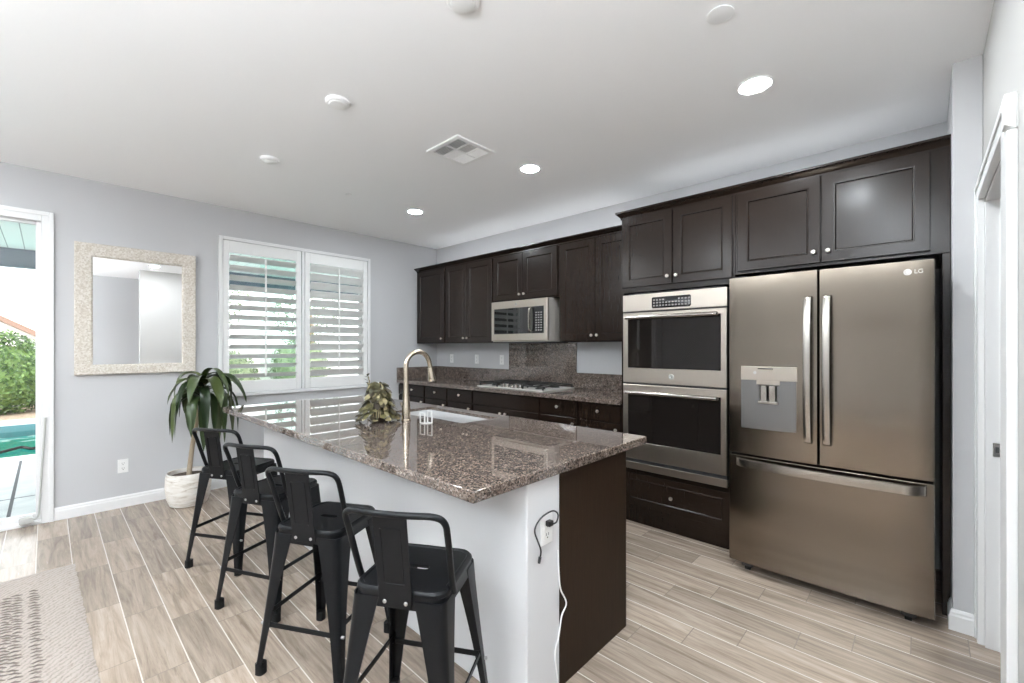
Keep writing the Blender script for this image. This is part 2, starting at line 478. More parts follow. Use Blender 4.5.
# baseboards (profiled)
def baseboard(y0, y1, name, label):
    prof = [(0, 0), (0.014, 0), (0.014, 0.07), (0.010, 0.078), (0.010, 0.088), (0.004, 0.1), (0, 0.1)]
    mb = MB(); mb.loft([[(p[0], y0, p[1]) for p in prof], [(p[0], y1, p[1]) for p in prof]])
    return struct(name, mb, 'white_trim', label, 'baseboard')
baseboard(-3.717, 0, 'baseboard_left', 'white profiled baseboard under the mirror and window')
prof = [(0, 0), (0.014, 0), (0.014, 0.07), (0.010, 0.078), (0.010, 0.088), (0.004, 0.1), (0, 0.1)]
mb = MB()
mb.loft([[(XR - p[0], YE - p[0], p[1]) for p in prof], [(5.164, YE - p[0], p[1]) for p in prof]])
mb.loft([[(XR - p[0], YE - p[0], p[1]) for p in prof], [(XR - p[0], -0.02, p[1]) for p in prof]])
struct('baseboard_end', mb, 'white_trim', 'short white baseboard wrapping the wall return beside the refrigerator', 'baseboard')

# ---- window_1: outer frame, sash and glass
root = MB()
def frame_x(mb, y0, y1, z0, z1, w, x0, x1, wb=None, wt=None):
    wb = w if wb is None else wb; wt = w if wt is None else wt
    mb.box(x0, x1, y0, y0 + w, z0, z1); mb.box(x0, x1, y1 - w, y1, z0, z1)
    mb.box(x0, x1, y0 + w, y1 - w, z1 - wt, z1); mb.box(x0, x1, y0 + w, y1 - w, z0, z0 + wb)
    return mb
frame_x(root, -2.618, -1.026, 0.878, 2.450, 0.034, -0.06, 0.030)
root.box(-0.05, 0.026, -1.838, -1.812, 0.912, 2.416)
win = struct('window_1', root, 'white_trim', 'white window frame on the left wall behind two shutters', 'window', 0.004)
mb = frame_x(MB(), W1[0], W1[1], W1[2], W1[3], 0.05, -0.13, -0.08)
mb.box(-0.13, -0.08, -1.85, -1.79, W1[2] + 0.05, W1[3] - 0.05)
mb.build('sash', 'white_trim', win, 0.003, 0)
MB().box(-0.108, -0.102, -2.535, -1.85, 0.965, 2.365).build('pane', 'glass', win, smooth=0)
MB().box(-0.09, -0.086, -2.22, -1.85, 0.965, 2.365).build('sliding_pane', 'glass_tinted', win, smooth=0)
MB().box(-0.108, -0.102, -1.79, -1.108, 0.965, 2.365).build('pane', 'glass', win, smooth=0)

# ---- plantation shutters
def shutter(y0, y1, tilt, label):
    z0, z1 = 0.914, 2.414; xc = 0.006
    root = empty('window_shutter', (xc, (y0 + y1) / 2, z0), label, 'window shutter', 'plantation shutters on the left wall')
    st = 0.052; rb, rt = 0.115, 0.115
    f = MB()
    x0, x1 = xc - 0.014, xc + 0.014
    f.box(x0, x1, y0, y0 + st, z0, z1).box(x0, x1, y1 - st, y1, z0, z1)
    f.box(x0, x1, y0 + st, y1 - st, z1 - rt, z1).box(x0, x1, y0 + st, y1 - st, z0, z0 + rb)
    f.build('frame', 'shutter_white', root, 0.003)
    n = 13; a, b = z0 + rb, z1 - rt; dz = (b - a) / n
    ell = [(0.0555 * math.cos(t), 0.0055 * math.sin(t)) for t in [2 * PI * k / 16 for k in range(16)]]
    ca, sa = math.cos(tilt), math.sin(tilt)
    for k in range(n):
        zc = a + (k + 0.5) * dz
        pts = [(xc + u * ca - v * sa, zc + u * sa + v * ca) for u, v in ell]
        m = MB(); m.loft([[(p[0], y0 + st + 0.002, p[1]) for p in pts], [(p[0], y1 - st - 0.002, p[1]) for p in pts]])
        m.build('louver', 'shutter_white', root, smooth=60)
    ym = (y0 + y1) / 2; xr = xc + 0.0555 * ca + 0.008
    MB().box(xr - 0.006, xr + 0.006, ym - 0.008, ym + 0.008, a + 0.05 + 0.055 * sa - 0.03, b - 0.03).build('tilt_rod', 'shutter_white', root, 0.003)
    return root
shutter(-2.580, -1.846, math.radians(24), 'left white shutter panel with open louvres and garden showing through')
shutter(-1.804, -1.064, math.radians(42), 'white shutter panel nearer the cabinets with its louvres tilted more closed')

# ---- sliding glass door (door_1)
root = MB()
frame_x(root, -6.1, -3.735, 0.0, 2.395, 0.035, -0.14, 0.0, 0.03)
d1 = struct('door_1', root, 'white_trim', 'white sliding glass door to the patio at the left edge', 'door', 0.004)
cs = MB()
cs.box(0.0, 0.018, -3.785, -3.717, 0, 2.417).box(0, 0.018, -6.16, -3.785, 2.340, 2.417)
cs.box(0.018, 0.026, -3.745, -3.717, 0, 2.417).box(0.018, 0.026, -6.16, -3.745, 2.385, 2.417)
cs.build('casing', 'white_trim', d1, 0.004, 0)
sl = MB(); frame_x(sl, -4.95, -3.77, 0.03, 2.36, 0.045, -0.06, -0.02, 0.05)
sl.build('sliding_panel', 'white_trim', d1, 0.003, 0)
MB().box(-0.043, -0.037, -4.905, -3.815, 0.08, 2.315).build('pane', 'glass', d1, smooth=0)
sl = MB(); frame_x(sl, -6.06, -4.9, 0.03, 2.36, 0.045, -0.12, -0.08, 0.05)
sl.build('fixed_panel', 'white_trim', d1, 0.003, 0)
MB().box(-0.103, -0.097, -6.015, -4.945, 0.08, 2.315).build('pane', 'glass', d1, smooth=0)
MB().box(-0.14, 0.012, -6.1, -3.735, -0.001, 0.022).build('sill', 'white_trim', d1, 0.004, 0)
# stopper bar leaning in the door frame
sb = empty('door_stopper', (0.03, -3.86, 0.02), 'thin pale rod with a grey foot leaning in the patio door frame', 'door stopper')
MB().tube(smooth_path([(0.025, -3.835, 0.05), (0.025, -3.80, 0.07), (0.026, -3.793, 0.2), (0.03, -3.762, 0.82)]), 0.006, 8).build('rod', 'stopper_grey', sb)
mb = MB(); mb.loft([[(0.012 + dx, y, 0.05 + dz) for dx, dz in rrect(0.04, 0.055 * s, 0.012 * s, 4, 0.02, 0)] for y, s in ((-3.90, 0.5), (-3.893, 0.85), (-3.88, 1), (-3.84, 1), (-3.83, 0.8), (-3.825, 0.5))])
mb.build('foot', 'stopper_grey', sb)

# ---- door_2 : cased doorway in the right wall
m = MB()
c0, c1 = 5.165, XW
m.box(c0, c1, -0.82, YE - 0.001, 0, 2.115).box(c0, c1, -1.80, -1.665, 0, 2.01).box(c0, c1, -1.735, -1.665, 2.01, 2.115).box(c0, c1, -1.665, -0.82, 2.045, 2.115)
m.box(c0 - 0.006, c0, -0.775, YE - 0.001, 0, 2.115).box(c0 - 0.006, c0, -1.735, -0.775, 2.09, 2.115)
d2 = struct('door_2', m, 'white_trim', 'white cased doorway in the right wall', 'door', 0.003)
j = MB()
j.box(XW, XW + 0.12, -0.835, -0.82, 0, 2.045).box(XW, XW + 0.12, -1.665, -1.65, 0, 2.045).box(XW, XW + 0.12, -1.65, -0.835, 2.03, 2.045)
j.box(XW + 0.045, XW + 0.085, -0.845, -0.835, 0, 2.03).box(XW + 0.045, XW + 0.085, -1.65, -1.64, 0, 2.03).box(XW + 0.045, XW + 0.085, -1.64, -0.845, 2.02, 2.03)
j.build('jamb', 'white_trim', d2, 0.002, 0)
MB().box(5.212, 5.240, -0.838, -0.8345, 0.872, 0.935).build('strike_plate', 'chrome', d2, 0.003, 0)
MB().box(5.220, 5.232, -0.8395, -0.8375, 0.890, 0.917).build('latch_hole', 'slot_dark', d2, smooth=0)
struct('wall_pantry', MB().box(XW + 0.12, XH, YE + 0.0, YE + 0.1, 0, H).box(XW + 0.12, XH, -1.9, -1.8, 0, H), 'wall_paint', 'white pantry wall beyond the cased doorway', 'wall')

# door sensor on the casing
ds = empty('door_sensor', (5.172, -1.77, 2.04), 'small white sensor box above the doorway casing at the right edge', 'sensor')
MB().prism([(5.160, 2.028), (5.186, 2.012), (5.186, 2.120), (5.160, 2.120)], 'y', -1.800, -1.740).build('sensor_body', 'white_plastic', ds, 0.003)
MB().box(5.186, XW, -1.797, -1.743, 2.016, 2.116).build('mount', 'white_plastic', ds, 0.001)

# ---- ceiling fittings
def downlight(x, y, label):
    o = empty('recessed_light', (x, y, H), label, 'ceiling light', 'recessed ceiling lights')
    MB().lathe((x, y, H), [(0.058, 0.0), (0.062, -0.004), (0.078, -0.007), (0.084, -0.004), (0.085, 0.0)], 40, caps=False).build('trim_ring', 'cover_white', o)
    MB().lathe((x, y, H), [(0.0605, -0.001), (0.056, -0.0075), (0.03, -0.011), (0.002, -0.012)], 32).build('lens', 'lamp_lens', o)
    return o
downlight(1.234, -1.2, 'lit recessed ceiling light nearest the corner above the left wall cabinets')
downlight(2.78, -1.209, 'lit recessed ceiling light beside the square air vent')
downlight(4.341, -1.211, 'brightest lit recessed ceiling light in front of the refrigerator cabinets')
for (x, y) in ((4.55, -2.5), (4.72, -3.75), (1.2, -4.3), (2.85, -4.35), (0.9, -5.7), (4.7, -6.2)):  # lamps out of view: some placed from reflections, others added to brighten the room
    downlight(x, y, 'lit recessed ceiling light added outside the view')

def cover(x, y, r, label):
    o = empty('ceiling_cover_plate', (x, y, H), label, 'ceiling cover', 'round ceiling cover plates over the island')
    MB().lathe((x, y, H), [(r, 0), (r, -0.012), (r - 0.006, -0.018), (r - 0.018, -0.019), (r - 0.02, -0.019)], 40, caps=False).build('rim', 'cover_white', o)
    MB().lathe((x, y, H), [(r - 0.012, -0.010), (r - 0.020, -0.024), (r * 0.5, -0.028), (0.002, -0.029)], 40).build('disc', 'white_plastic', o)
cover(1.51, -2.64, 0.064, 'small-looking round white ceiling cover nearest the window wall')
cover(2.60, -2.64, 0.066, 'middle round white ceiling cover with a raised rim over the island')
cover(3.66, -2.63, 0.066, 'round white ceiling cover cut off by the top edge of the photo')
def sprinkler(x, y, r, label):
    o = MB().lathe((x, y, H), [(r * 0.8, 0), (r * 0.8, -0.004), (r, -0.005), (r, -0.008), (r * 0.9, -0.0095), (0.002, -0.01)], 36).build('sprinkler_cover', 'cover_white')
    put(o, None, label, 'sprinkler cover', 'flat sprinkler cover plates')
sprinkler(4.375, -1.857, 0.052, 'flat round white sprinkler cover near the top edge above the refrigerator')
sprinkler(1.228, -1.90, 0.03, 'tiny round white sprinkler cover near the window corner of the ceiling')

v = empty('air_vent', (2.626, -1.77, H), 'square white ceiling air vent with six louvred cells', 'air vent')
vx0, vx1, vy0, vy1 = 2.457, 2.795, -1.94, -1.60
m = MB(); fw = 0.032
m.box(vx0, vx1, vy0, vy0 + fw, H - 0.012, H).box(vx0, vx1, vy1 - fw, vy1, H - 0.012, H)
m.box(vx0, vx0 + fw, vy0 + fw, vy1 - fw, H - 0.012, H).box(vx1 - fw, vx1, vy0 + fw, vy1 - fw, H - 0.012, H)
m.box((vx0 + vx1) / 2 - 0.006, (vx0 + vx1) / 2 + 0.006, vy0 + fw, vy1 - fw, H - 0.011, H)
ih = (vy1 - vy0 - 2 * fw) / 3
for k in (1, 2): m.box(vx0 + fw, vx1 - fw, vy0 + fw + k * ih - 0.006, vy0 + fw + k * ih + 0.006, H - 0.011, H)
m.build('frame', 'cover_white', v, 0.002)
MB().box(vx0 + 0.01, vx1 - 0.01, vy0 + 0.01, vy1 - 0.01, H - 0.0015, H - 0.0005).build('backing', 'vent_dark', v, smooth=0)
for k, ang in ((0, 50), (1, 15), (2, -45)):
    for half in (0, 1):
        xa = vx0 + fw if half == 0 else (vx0 + vx1) / 2 + 0.006
        xb = (vx0 + vx1) / 2 - 0.006 if half == 0 else vx1 - fw
        ang2 = ang if not (k == 1 and half == 0) else -10
        s = MB()
        for q in range(6):
            yc = vy0 + fw + k * ih + 0.011 + q * (ih - 0.012) / 5.6
            s.rbox(((xa + xb) / 2, yc, H - 0.007), (xb - xa, 0.012, 0.0012), Euler((math.radians(ang2), 0, 0)))
        s.build('louver_cell', 'cover_white', v, smooth=0)

# ---- outlets
def outlet(origin, normal, label, w=0.07, h=0.115, switch=False):
    """normal: '+x', '-y' """
    o = empty('wall_outlet', origin, label, 'electrical outlet', 'white electrical outlets')
    ox, oy, oz = origin
    def bx(mb, u0, u1, z0, z1, d0, d1):
        if normal == '+x': mb.box(ox + d0, ox + d1, oy + u0, oy + u1, oz + z0, oz + z1)
        else: mb.box(ox + u0, ox + u1, oy - d1, oy - d0, oz + z0, oz + z1)
        return mb
    bx(MB(), -w/2, w/2, -h/2, h/2, 0.0, 0.005).build('plate', 'white_plastic', o, 0.002)
    for zc in (0.021, -0.021):
        rcp = bx(MB(), -0.017, 0.017, zc - 0.017, zc + 0.017, 0.005, 0.0075).build('receptacle', 'white_plastic', o, 0.001)
        for (u0, u1, a0, a1) in ((-0.008, -0.005, -0.002, 0.008), (0.005, 0.008, -0.002, 0.008), (-0.003, 0.003, -0.012, -0.007)):
            bx(MB(), u0, u1, zc + a0, zc + a1, 0.0075, 0.0078).build('slot', 'slot_dark', rcp, smooth=0)
    return o
outlet((0, -3.309, 0.352), '+x', 'white outlet low on the grey wall below the mirror')
for xx, lb in ((0.338, 'white outlet on the back wall, furthest into the corner'), (0.84, 'middle white outlet on the back wall under the cabinets'), (1.287, 'white outlet on the back wall closest to the granite splash')):
    outlet((xx, 0, 1.215), '-y', lb)

# ---- mirror
mr = empty('wall_mirror', (0, -3.2, 1.14), 'square mirror in a wide cream mosaic frame on the grey wall', 'mirror')
yo0, yo1, zo0, zo1 = -3.605, -2.802, 1.140, 2.216; yi0, yi1, zi0, zi1 = -3.497, -2.903, 1.222, 2.108
m = MB()
A = [(0.0, yo0, yo1, zo0, zo1), (0.034, yo0, yo1, zo0, zo1), (0.038, yo0 + .005, yo1 - .005, zo0 + .005, zo1 - .005),
     (0.030, yi0 - .012, yi1 + .012, zi0 - .012, zi1 + .012), (0.020, yi0, yi1, zi0, zi1), (0.006, yi0, yi1, zi0, zi1)]
m.loft([[(x, a, c), (x, b, c), (x, b, d), (x, a, d)] for x, a, b, c, d in A], True, False)
m.build('frame', 'mirror_frame', mr)
MB().box(0.004, 0.012, yi0, yi1, zi0, zi1).build('glass', 'mirror', mr, smooth=0)

# ================================================================== CABINETS
def door(mb, x0, x1, z0, z1, y, th=0.02, st=0.058, dep=0.007):
    """front (recessed-panel) door whose face lies at y, body going to +y"""
    r = [(x0, x1, z0, z1, y + th), (x0, x1, z0, z1, y + 0.002), (x0 + .002, x1 - .002, z0 + .002, z1 - .002, y)]
    if st:
        r += [(x0 + st, x1 - st, z0 + st, z1 - st, y), (x0 + st + .002, x1 - st - .002, z0 + st + .002, z1 - st - .002, y - 0.0018), (x0 + st + .006, x1 - st - .006, z0 + st + .006, z1 - st - .006, y - 0.0012), (x0 + st + .0085, x1 - st - .0085, z0 + st + .0085, z1 - st - .0085, y + 0.003),
              (x0 + st + .012, x1 - st - .012, z0 + st + .012, z1 - st - .012, y + dep),
              (x0 + st + .016, x1 - st - .016, z0 + st + .016, z1 - st - .016, y + dep)]
    mb.loft([[(a, q, c), (b, q, c), (b, q, d), (a, q, d)] for a, b, c, d, q in r])
    return mb
def knob(x, z, y, parent):
    return MB().lathe((x, y, z), [(0.005, 0.0), (0.005, -0.012), (0.0125, -0.016), (0.0135, -0.022), (0.011, -0.027), (0.004, -0.0285)], 20, 'y').build('knob', 'nickel', parent)
CW = 'cabinet_wood'
def hanging(name_x, x0, x1, z0, z1, ybody, doors, label, cat='cabinet', group='dark wall cabinets', knobs=True):
    c = empty('wall_cabinet', ((x0 + x1) / 2, ybody / 2, z0), label, cat, group)
    MB().box(x0 + 0.001, x1 - 0.001, ybody, 0.0, z0, z1).build('body', CW, c, 0.0015, 0)
    for (a, b, kx) in doors:
        d = door(MB(), a, b, z0 + 0.012, z1 - 0.022, ybody - 0.021).build('door', CW, c, 0, 20)
        if kx is not None: knob(kx, z0 + 0.06, ybody - 0.021, d)
    return c
UB, UT = 1.415, 2.380
YU = -0.33
hanging('', 0.0, 0.622, UB, UT, YU, [(0.035, 0.612, 0.573)], 'dark single-door wall cabinet in the corner against the left wall')
hanging('', 0.622, 1.478, UB, UT, YU, [(0.645, 1.028, 0.998), (1.034, 1.468, 1.063)], 'dark two-door wall cabinet left of the microwave')
hanging('', 1.478, 2.396, 1.862, UT, YU, [(1.497, 1.925, 1.898), (1.931, 2.378, 1.962)], 'short dark two-door wall cabinet above the microwave')
hanging('', 2.396, 3.235, UB, UT, YU, [(2.420, 2.812, 2.785), (2.818, 3.215, 2.842)], 'dark two-door wall cabinet between microwave and wall ovens')
# tall group
tall = empty('oven_cabinet', (3.655, -0.31, 0), 'tall dark cabinet built around the double oven', 'cabinet')
TX0, TX1, TF = 3.237, 4.074, -0.625
m = MB()
m.box(TX0, TX0 + 0.02, TF, -0.022, 0.0, 2.385).box(TX1 - 0.02, TX1, TF, -0.022, 0.0, 2.385)
m.box(TX0 + 0.02, TX1 - 0.02, -0.03, -0.022, 0.1, 2.385)
m.box(TX0 + 0.02, TX1 - 0.02, TF, -0.03, 1.79, 2.385)
m.box(TX0 + 0.02, TX1 - 0.02, TF, -0.03, 0.10, 0.425)
m.box(TX0 + 0.02, TX1 - 0.02, TF + 0.02, -0.03, 0.0, 0.10)
m.build('body', CW, tall, 0.0015, 0)
for (a, b, kx) in ((3.252, 3.652, 3.624), (3.660, 4.060, 3.690)):
    d = door(MB(), a, b, 1.828, 2.372, TF - 0.021).build('door', CW, tall, 0, 20)
    knob(kx, 1.885, TF - 0.021, d)
d = door(MB(), 3.265, 4.046, 0.150, 0.395, TF - 0.021, st=0.045).build('drawer', CW, tall, 0, 20)
knob(3.652, 0.268, TF - 0.021, d)
fc = empty('refrigerator_cabinet', (4.55, -0.31, 1.85), 'wide dark cabinet above the refrigerator', 'cabinet')
m = MB()
m.box(4.075, 5.085, TF, -0.022, 1.845, 2.385)
m.build('body', CW, fc, 0.0015, 0)
for (a, b, kx) in ((4.093, 4.543, 4.512), (4.549, 5.010, 4.582)):
    d = door(MB(), a, b, 1.862, 2.372, TF - 0.021).build('door', CW, fc, 0, 20)
    knob(kx, 1.925, TF - 0.021, d)
put(MB().box(5.055, 5.085, TF + 0.002, -0.001, 0, 1.844).build('cabinet_side_panel', CW, None, 0.0015, 0), None, 'tall dark panel in the gap between refrigerator and wall return', 'cabinet panel')
def crown(pts_xy, z0, h, out, name, label):
    """profile swept along a path of (x,y) with outward normals"""
    prof = [(0.0, 0.0), (0.006, 0.0), (0.006, 0.012), (out * 0.45, h * 0.45), (out * 0.85, h * 0.72), (out, h * 0.78), (out, h), (0.0, h)]
    secs = []
    for (x, y, nx, ny) in pts_xy:
        secs.append([(x + nx * p[0], y + ny * p[0], z0 + p[1]) for p in prof])
    o = MB().loft(secs).build(name, CW, None, 0, 30)
    return put(o, None, label, 'crown moulding', 'dark crown mouldings')
crown([(0.002, YU - 0.001, 0, -1), (3.234, YU - 0.001, 0, -1)], 2.366, 0.05, 0.048, 'crown_molding', 'dark crown moulding along the lower run of wall cabinets')
crown([(3.236, -0.34, -1, 0), (3.236, TF - 0.001, -1, -1), (5.085, TF - 0.001, 0, -1)], 2.374, 0.056, 0.038, 'crown_molding', 'taller dark crown moulding above ovens and refrigerator')

# fill strips added behind the crown moulding, unseen, to brighten ceiling and back wall
for (a, b, zz, yy, lb) in ((0.15, 3.1, 2.381, -0.17, 'added fill light strip hidden on top of the lower wall cabinets'), (3.35, 4.95, 2.386, -0.3, 'added fill light strip hidden on top of the taller cabinets')):
    o = empty('added_fill_strip', ((a + b) / 2, yy, zz), lb, 'added fill light', 'added fill strips on the cabinets')
    MB().box(a, b, yy - 0.035, yy + 0.035, zz, zz + 0.014).build('channel', 'white_plastic', o, smooth=0)
    MB().box(a + 0.01, b - 0.01, yy - 0.028, yy + 0.028, zz + 0.0142, zz + 0.017).build('diffuser', 'fill_strip_light', o, smooth=0)
# base cabinets along the back wall
YBF = -0.60
def base_cab(x0, x1, label, drawer=True, knobx=None, ndoors=1):
    c = empty('base_cabinet', ((x0 + x1) / 2, -0.3, 0), label, 'cabinet', 'dark base cabinets along the back wall')
    MB().box(x0 + .001, x1 - .001, YBF, -0.022, 0.1, 0.904).box(x0 + .001, x1 - .001, YBF + 0.06, -0.022, 0, 0.1).build('body', CW, c, 0.0015, 0)
    d = door(MB(), x0 + 0.012, x1 - 0.012, 0.762, 0.890, YBF - 0.021, st=0.0).build('drawer', CW, c, 0, 20)
    if knobx: knob(knobx, 0.836, YBF - 0.021, d)
    w = (x1 - x0 - 0.024) / ndoors
    for k in range(ndoors):
        e = door(MB(), x0 + 0.012 + k * w + .002, x0 + 0.012 + (k + 1) * w - .002, 0.115, 0.748, YBF - 0.021).build('door', CW, c, 0, 20)
        knob(x0 + 0.012 + (k * w + w - 0.035 if (k == 0) else k * w + 0.035), 0.70, YBF - 0.021, e)
base_cab(0.0, 0.578, 'dark base cabinet in the corner by the left wall', knobx=0.331)
base_cab(0.578, 1.013, 'dark base cabinet second from the left wall', knobx=0.80)
base_cab(1.013, 1.451, 'dark base cabinet just left of the cooktop', knobx=1.24)
base_cab(1.451, 2.385, 'wide dark base cabinet directly below the cooktop', ndoors=2)
base_cab(2.385, 2.815, 'dark base cabinet just right of the cooktop', knobx=2.598)
base_cab(2.815, 3.235, 'dark base cabinet against the oven cabinet', knobx=3.02)

# back countertop + splash
bc = empty('back_countertop', (1.6, -0.32, 0.905), 'brown granite counter and splash along the back wall', 'countertop')
MB().box(0.001, 3.234, -0.645, -0.001, 0.905, 0.945).build('slab', 'granite', bc, 0.004)
MB().box(0.021, 3.234, -0.021, -0.001, 0.946, 1.104).box(1.42, 2.376, -0.0205, -0.001, 1.10, 1.413).build('backsplash', 'granite', bc, 0.0015)
MB().box(0.001, 0.021, -0.642, -0.001, 0.946, 1.102).build('side_splash', 'granite', bc, 0.0015)

# ---- cooktop
ck = empty('gas_cooktop', (1.95, -0.33, 0.945), 'stainless gas cooktop with black grates set in the back counter', 'cooktop')
cx0, cx1, cy0, cy1 = 1.496, 2.405, -0.595, -0.085; zt = 0.946
MB().box(cx0, cx1, cy0, cy1, zt, zt + 0.012).build('tray', 'cooktop_steel', ck, 0.004)
for (gx, w) in ((1.645, 0.27), (1.95, 0.27), (2.255, 0.27)):
    g = MB(); y0, y1 = (-0.57, -0.10) if abs(gx - 1.95) > 0.1 else (-0.44, -0.10); zz = zt + 0.038
    for yy in (y0, y1, (y0 + y1) / 2): g.box(gx - w/2, gx + w/2, yy - 0.006, yy + 0.006, zz, zz + 0.012)
    for xx in (gx - w/2 + .006, gx + w/2 - .006, gx): g.box(xx - 0.006, xx + 0.006, y0, y1, zz, zz + 0.012)
    for xx in (gx - w/2 + .008, gx + w/2 - .008):
        for yy in (y0 + .004, y1 - .004): g.box(xx - 0.007, xx + 0.007, yy - 0.007, yy + 0.007, zt + 0.012, zz)
    g.build('grate', 'cast_iron', ck, 0.002, 0)
    for yy in ([y0 + 0.12, y1 - 0.12] if abs(gx - 1.95) > 0.1 else [(y0 + y1) / 2]):
        MB().lathe((gx, yy, zt + 0.012), [(0.05, 0), (0.048, 0.008), (0.036, 0.012), (0.036, 0.020), (0.03, 0.024), (0.002, 0.024)], 24).build('burner', 'cast_iron', ck)
for k in range(5):
    MB().lathe((1.83 + k * 0.06, -0.53, zt + 0.012), [(0.021, 0), (0.021, 0.006), (0.017, 0.008), (0.015, 0.03), (0.012, 0.033), (0.002, 0.033)], 20).build('knob', 'handle_steel', ck)

# ---- microwave
mw = empty('microwave', (1.93, -0.21, 1.425), 'stainless over-the-range microwave with dark window under the wall cabinet', 'microwave')
mx0, mx1, mz0, mz1, my = 1.535, 2.318, 1.432, 1.852, -0.42
MB().box(mx0, mx1, my + 0.03, -0.001, mz0 - 0.010, mz1 + 0.004).build('case', 'case_silver', mw, 0.003, 0)
MB().box(mx0 + 0.01, mx1 - 0.01, my + 0.04, -0.06, mz0 - 0.022, mz0 - 0.010).build('underside', 'black_plastic', mw, 0.002, 0)
fm = MB()
fm.loft([[(a, y, c), (b, y, c), (b, y, d), (a, y, d)] for a, b, c, d, y in
    ((mx0, mx1, mz0, mz1, my + 0.03), (mx0, mx1, mz0, mz1, my + 0.006), (mx0 + .006, mx1 - .006, mz0 + .006, mz1 - .006, my))])
fm.build('front', 'steel', mw, 0.002, 30)
MB().box(1.585, 2.275, my - 0.004, my + 0.002, 1.505, 1.775).build('window', 'microwave_glass', mw, 0.001, 0)
ctl = MB().box(2.160, 2.270, my - 0.006, my - 0.003, 1.51, 1.77).build('control_panel', 'display', mw, 0.001, 0)
kp = MB()
for r_ in range(8):
    for c_ in range(3): kp.box(2.172 + c_ * 0.032, 2.192 + c_ * 0.032, my - 0.0068, my - 0.006, 1.53 + r_ * 0.025, 1.542 + r_ * 0.025)
kp.build('keypad', 'key_grey', ctl, smooth=0)
h = [(2.118, my - 0.002, 1.525), (2.118, my - 0.030, 1.535), (2.118, my - 0.040, 1.58), (2.118, my - 0.042, 1.645), (2.118, my - 0.040, 1.71), (2.118, my - 0.030, 1.755), (2.118, my - 0.002, 1.765)]
hb = MB(); hb.loft([[(p.x + u, p.y + w_, p.z) for u, w_ in ((-.012, 0), (-.009, -.008), (.009, -.008), (.012, 0), (.009, .006), (-.009, .006))] for p in smooth_path(h, 5)])
hb.build('handle', 'handle_steel', mw)
lg = MB().lathe((1.905, my, 1.812), [(0.014, 0.001), (0.014, -0.002), (0.012, -0.003), (0.002, -0.003)], 28, 'y').build('round_logo', 'logo_silver', mw)
lettering('logo_lettering', 'GE', 0.014, (1.905, my - 0.0034, 1.812), (PI/2, 0, 0), 'display', lg)

# ---- double oven
ov = empty('double_oven', (3.651, -0.33, 0.43), 'stainless built-in double wall oven with two dark glass doors', 'oven')
ox0, ox1, oy = 3.268, 4.034, -0.66
MB().box(ox0 + 0.03, ox1 - 0.03, -0.625, -0.03, 0.43, 1.78).build('case', 'black_plastic', ov, smooth=0)
MB().box(ox0, ox1, oy + 0.006, -0.6262, 0.428, 1.768).build('back_trim', 'black_plastic', ov, smooth=0)
pf = MB(); pf.loft([[(ox0, y, 1.640 + e), (ox1, y, 1.640 + e), (ox1, y, 1.768 - e), (ox0, y, 1.768 - e)] for y, e in ((oy + 0.02, 0), (oy + 0.002, 0), (oy, 0.002))])
pf.build('control_fascia', 'steel', ov, 0.001)
cp = MB(); cp.loft([[(3.652 + u, y, 1.696 + w_) for u, w_ in rrect(0.290 - e, 0.082 - e, 0.012, 4)] for y, e in ((oy + 0.004, 0), (oy - 0.003, 0), (oy - 0.004, 0.003))])
cp = cp.build('control_panel', 'display', ov)
kp = MB()
for c_ in range(12):
    for r_ in range(3):
        if 4 <= c_ <= 7 and r_ == 2: continue
        kp.box(3.518 + c_ * 0.0235, 3.533 + c_ * 0.0235, oy - 0.0047, oy - 0.004, 1.668 + r_ * 0.021, 1.679 + r_ * 0.021)
kp.build('keypad', 'key_grey', cp, smooth=0)
def oven_door(z0, z1, g0, g1, hz):
    o = MB()
    o.loft([[(a, y, c), (b, y, c), (b, y, d), (a, y, d)] for a, b, c, d, y in
       ((ox0, ox1, z0, z1, oy + 0.03), (ox0, ox1, z0, z1, oy + 0.004), (ox0 + .004, ox1 - .004, z0 + .004, z1 - .004, oy),
        (3.308, 3.996, g0, g1, oy), (3.311, 3.993, g0 + .003, g1 - .003, oy + 0.003))], True, True)
    o = o.build('oven_door', 'steel', ov, 0, 20)
    MB().box(3.311, 3.993, oy - 0.0006, oy + 0.008, g0 + 0.003, g1 - 0.003).build('window', 'oven_glass', o, 0.0008, 0)
    hb = MB(); sec = [(math.cos(t) * 0.017, math.sin(t) * 0.0145) for t in [2*PI*k/14 for k in range(14)]]
    hb.loft([[(xx, oy - 0.048 + b_[0] * s_, hz + b_[1] * s_) for b_ in sec] for xx, s_ in ((3.312, 0.6), (3.318, 1), (3.986, 1), (3.992, 0.6))])
    for xx in (3.345, 3.958): hb.box(xx - 0.014, xx + 0.014, oy - 0.045, oy + 0.002, hz - 0.010, hz + 0.010)
    hb.build('handle', 'handle_steel', o)
    return o
od = oven_door(1.094, 1.630, 1.205, 1.595, 1.590)
lg = MB().lathe((3.655, oy, 1.150), [(0.021, 0.001), (0.021, -0.002), (0.018, -0.004), (0.002, -0.004)], 28, 'y').build('round_logo', 'logo_silver', od)
lettering('logo_lettering', 'GE', 0.02, (3.655, oy - 0.0044, 1.150), (PI/2, 0, 0), 'display', lg)
oven_door(0.508, 1.080, 0.640, 1.030, 1.022)
MB().box(ox0, ox1, oy + 0.004, oy + 0.03, 0.428, 0.482).build('vent_trim', 'steel', ov, 0.002, 0)

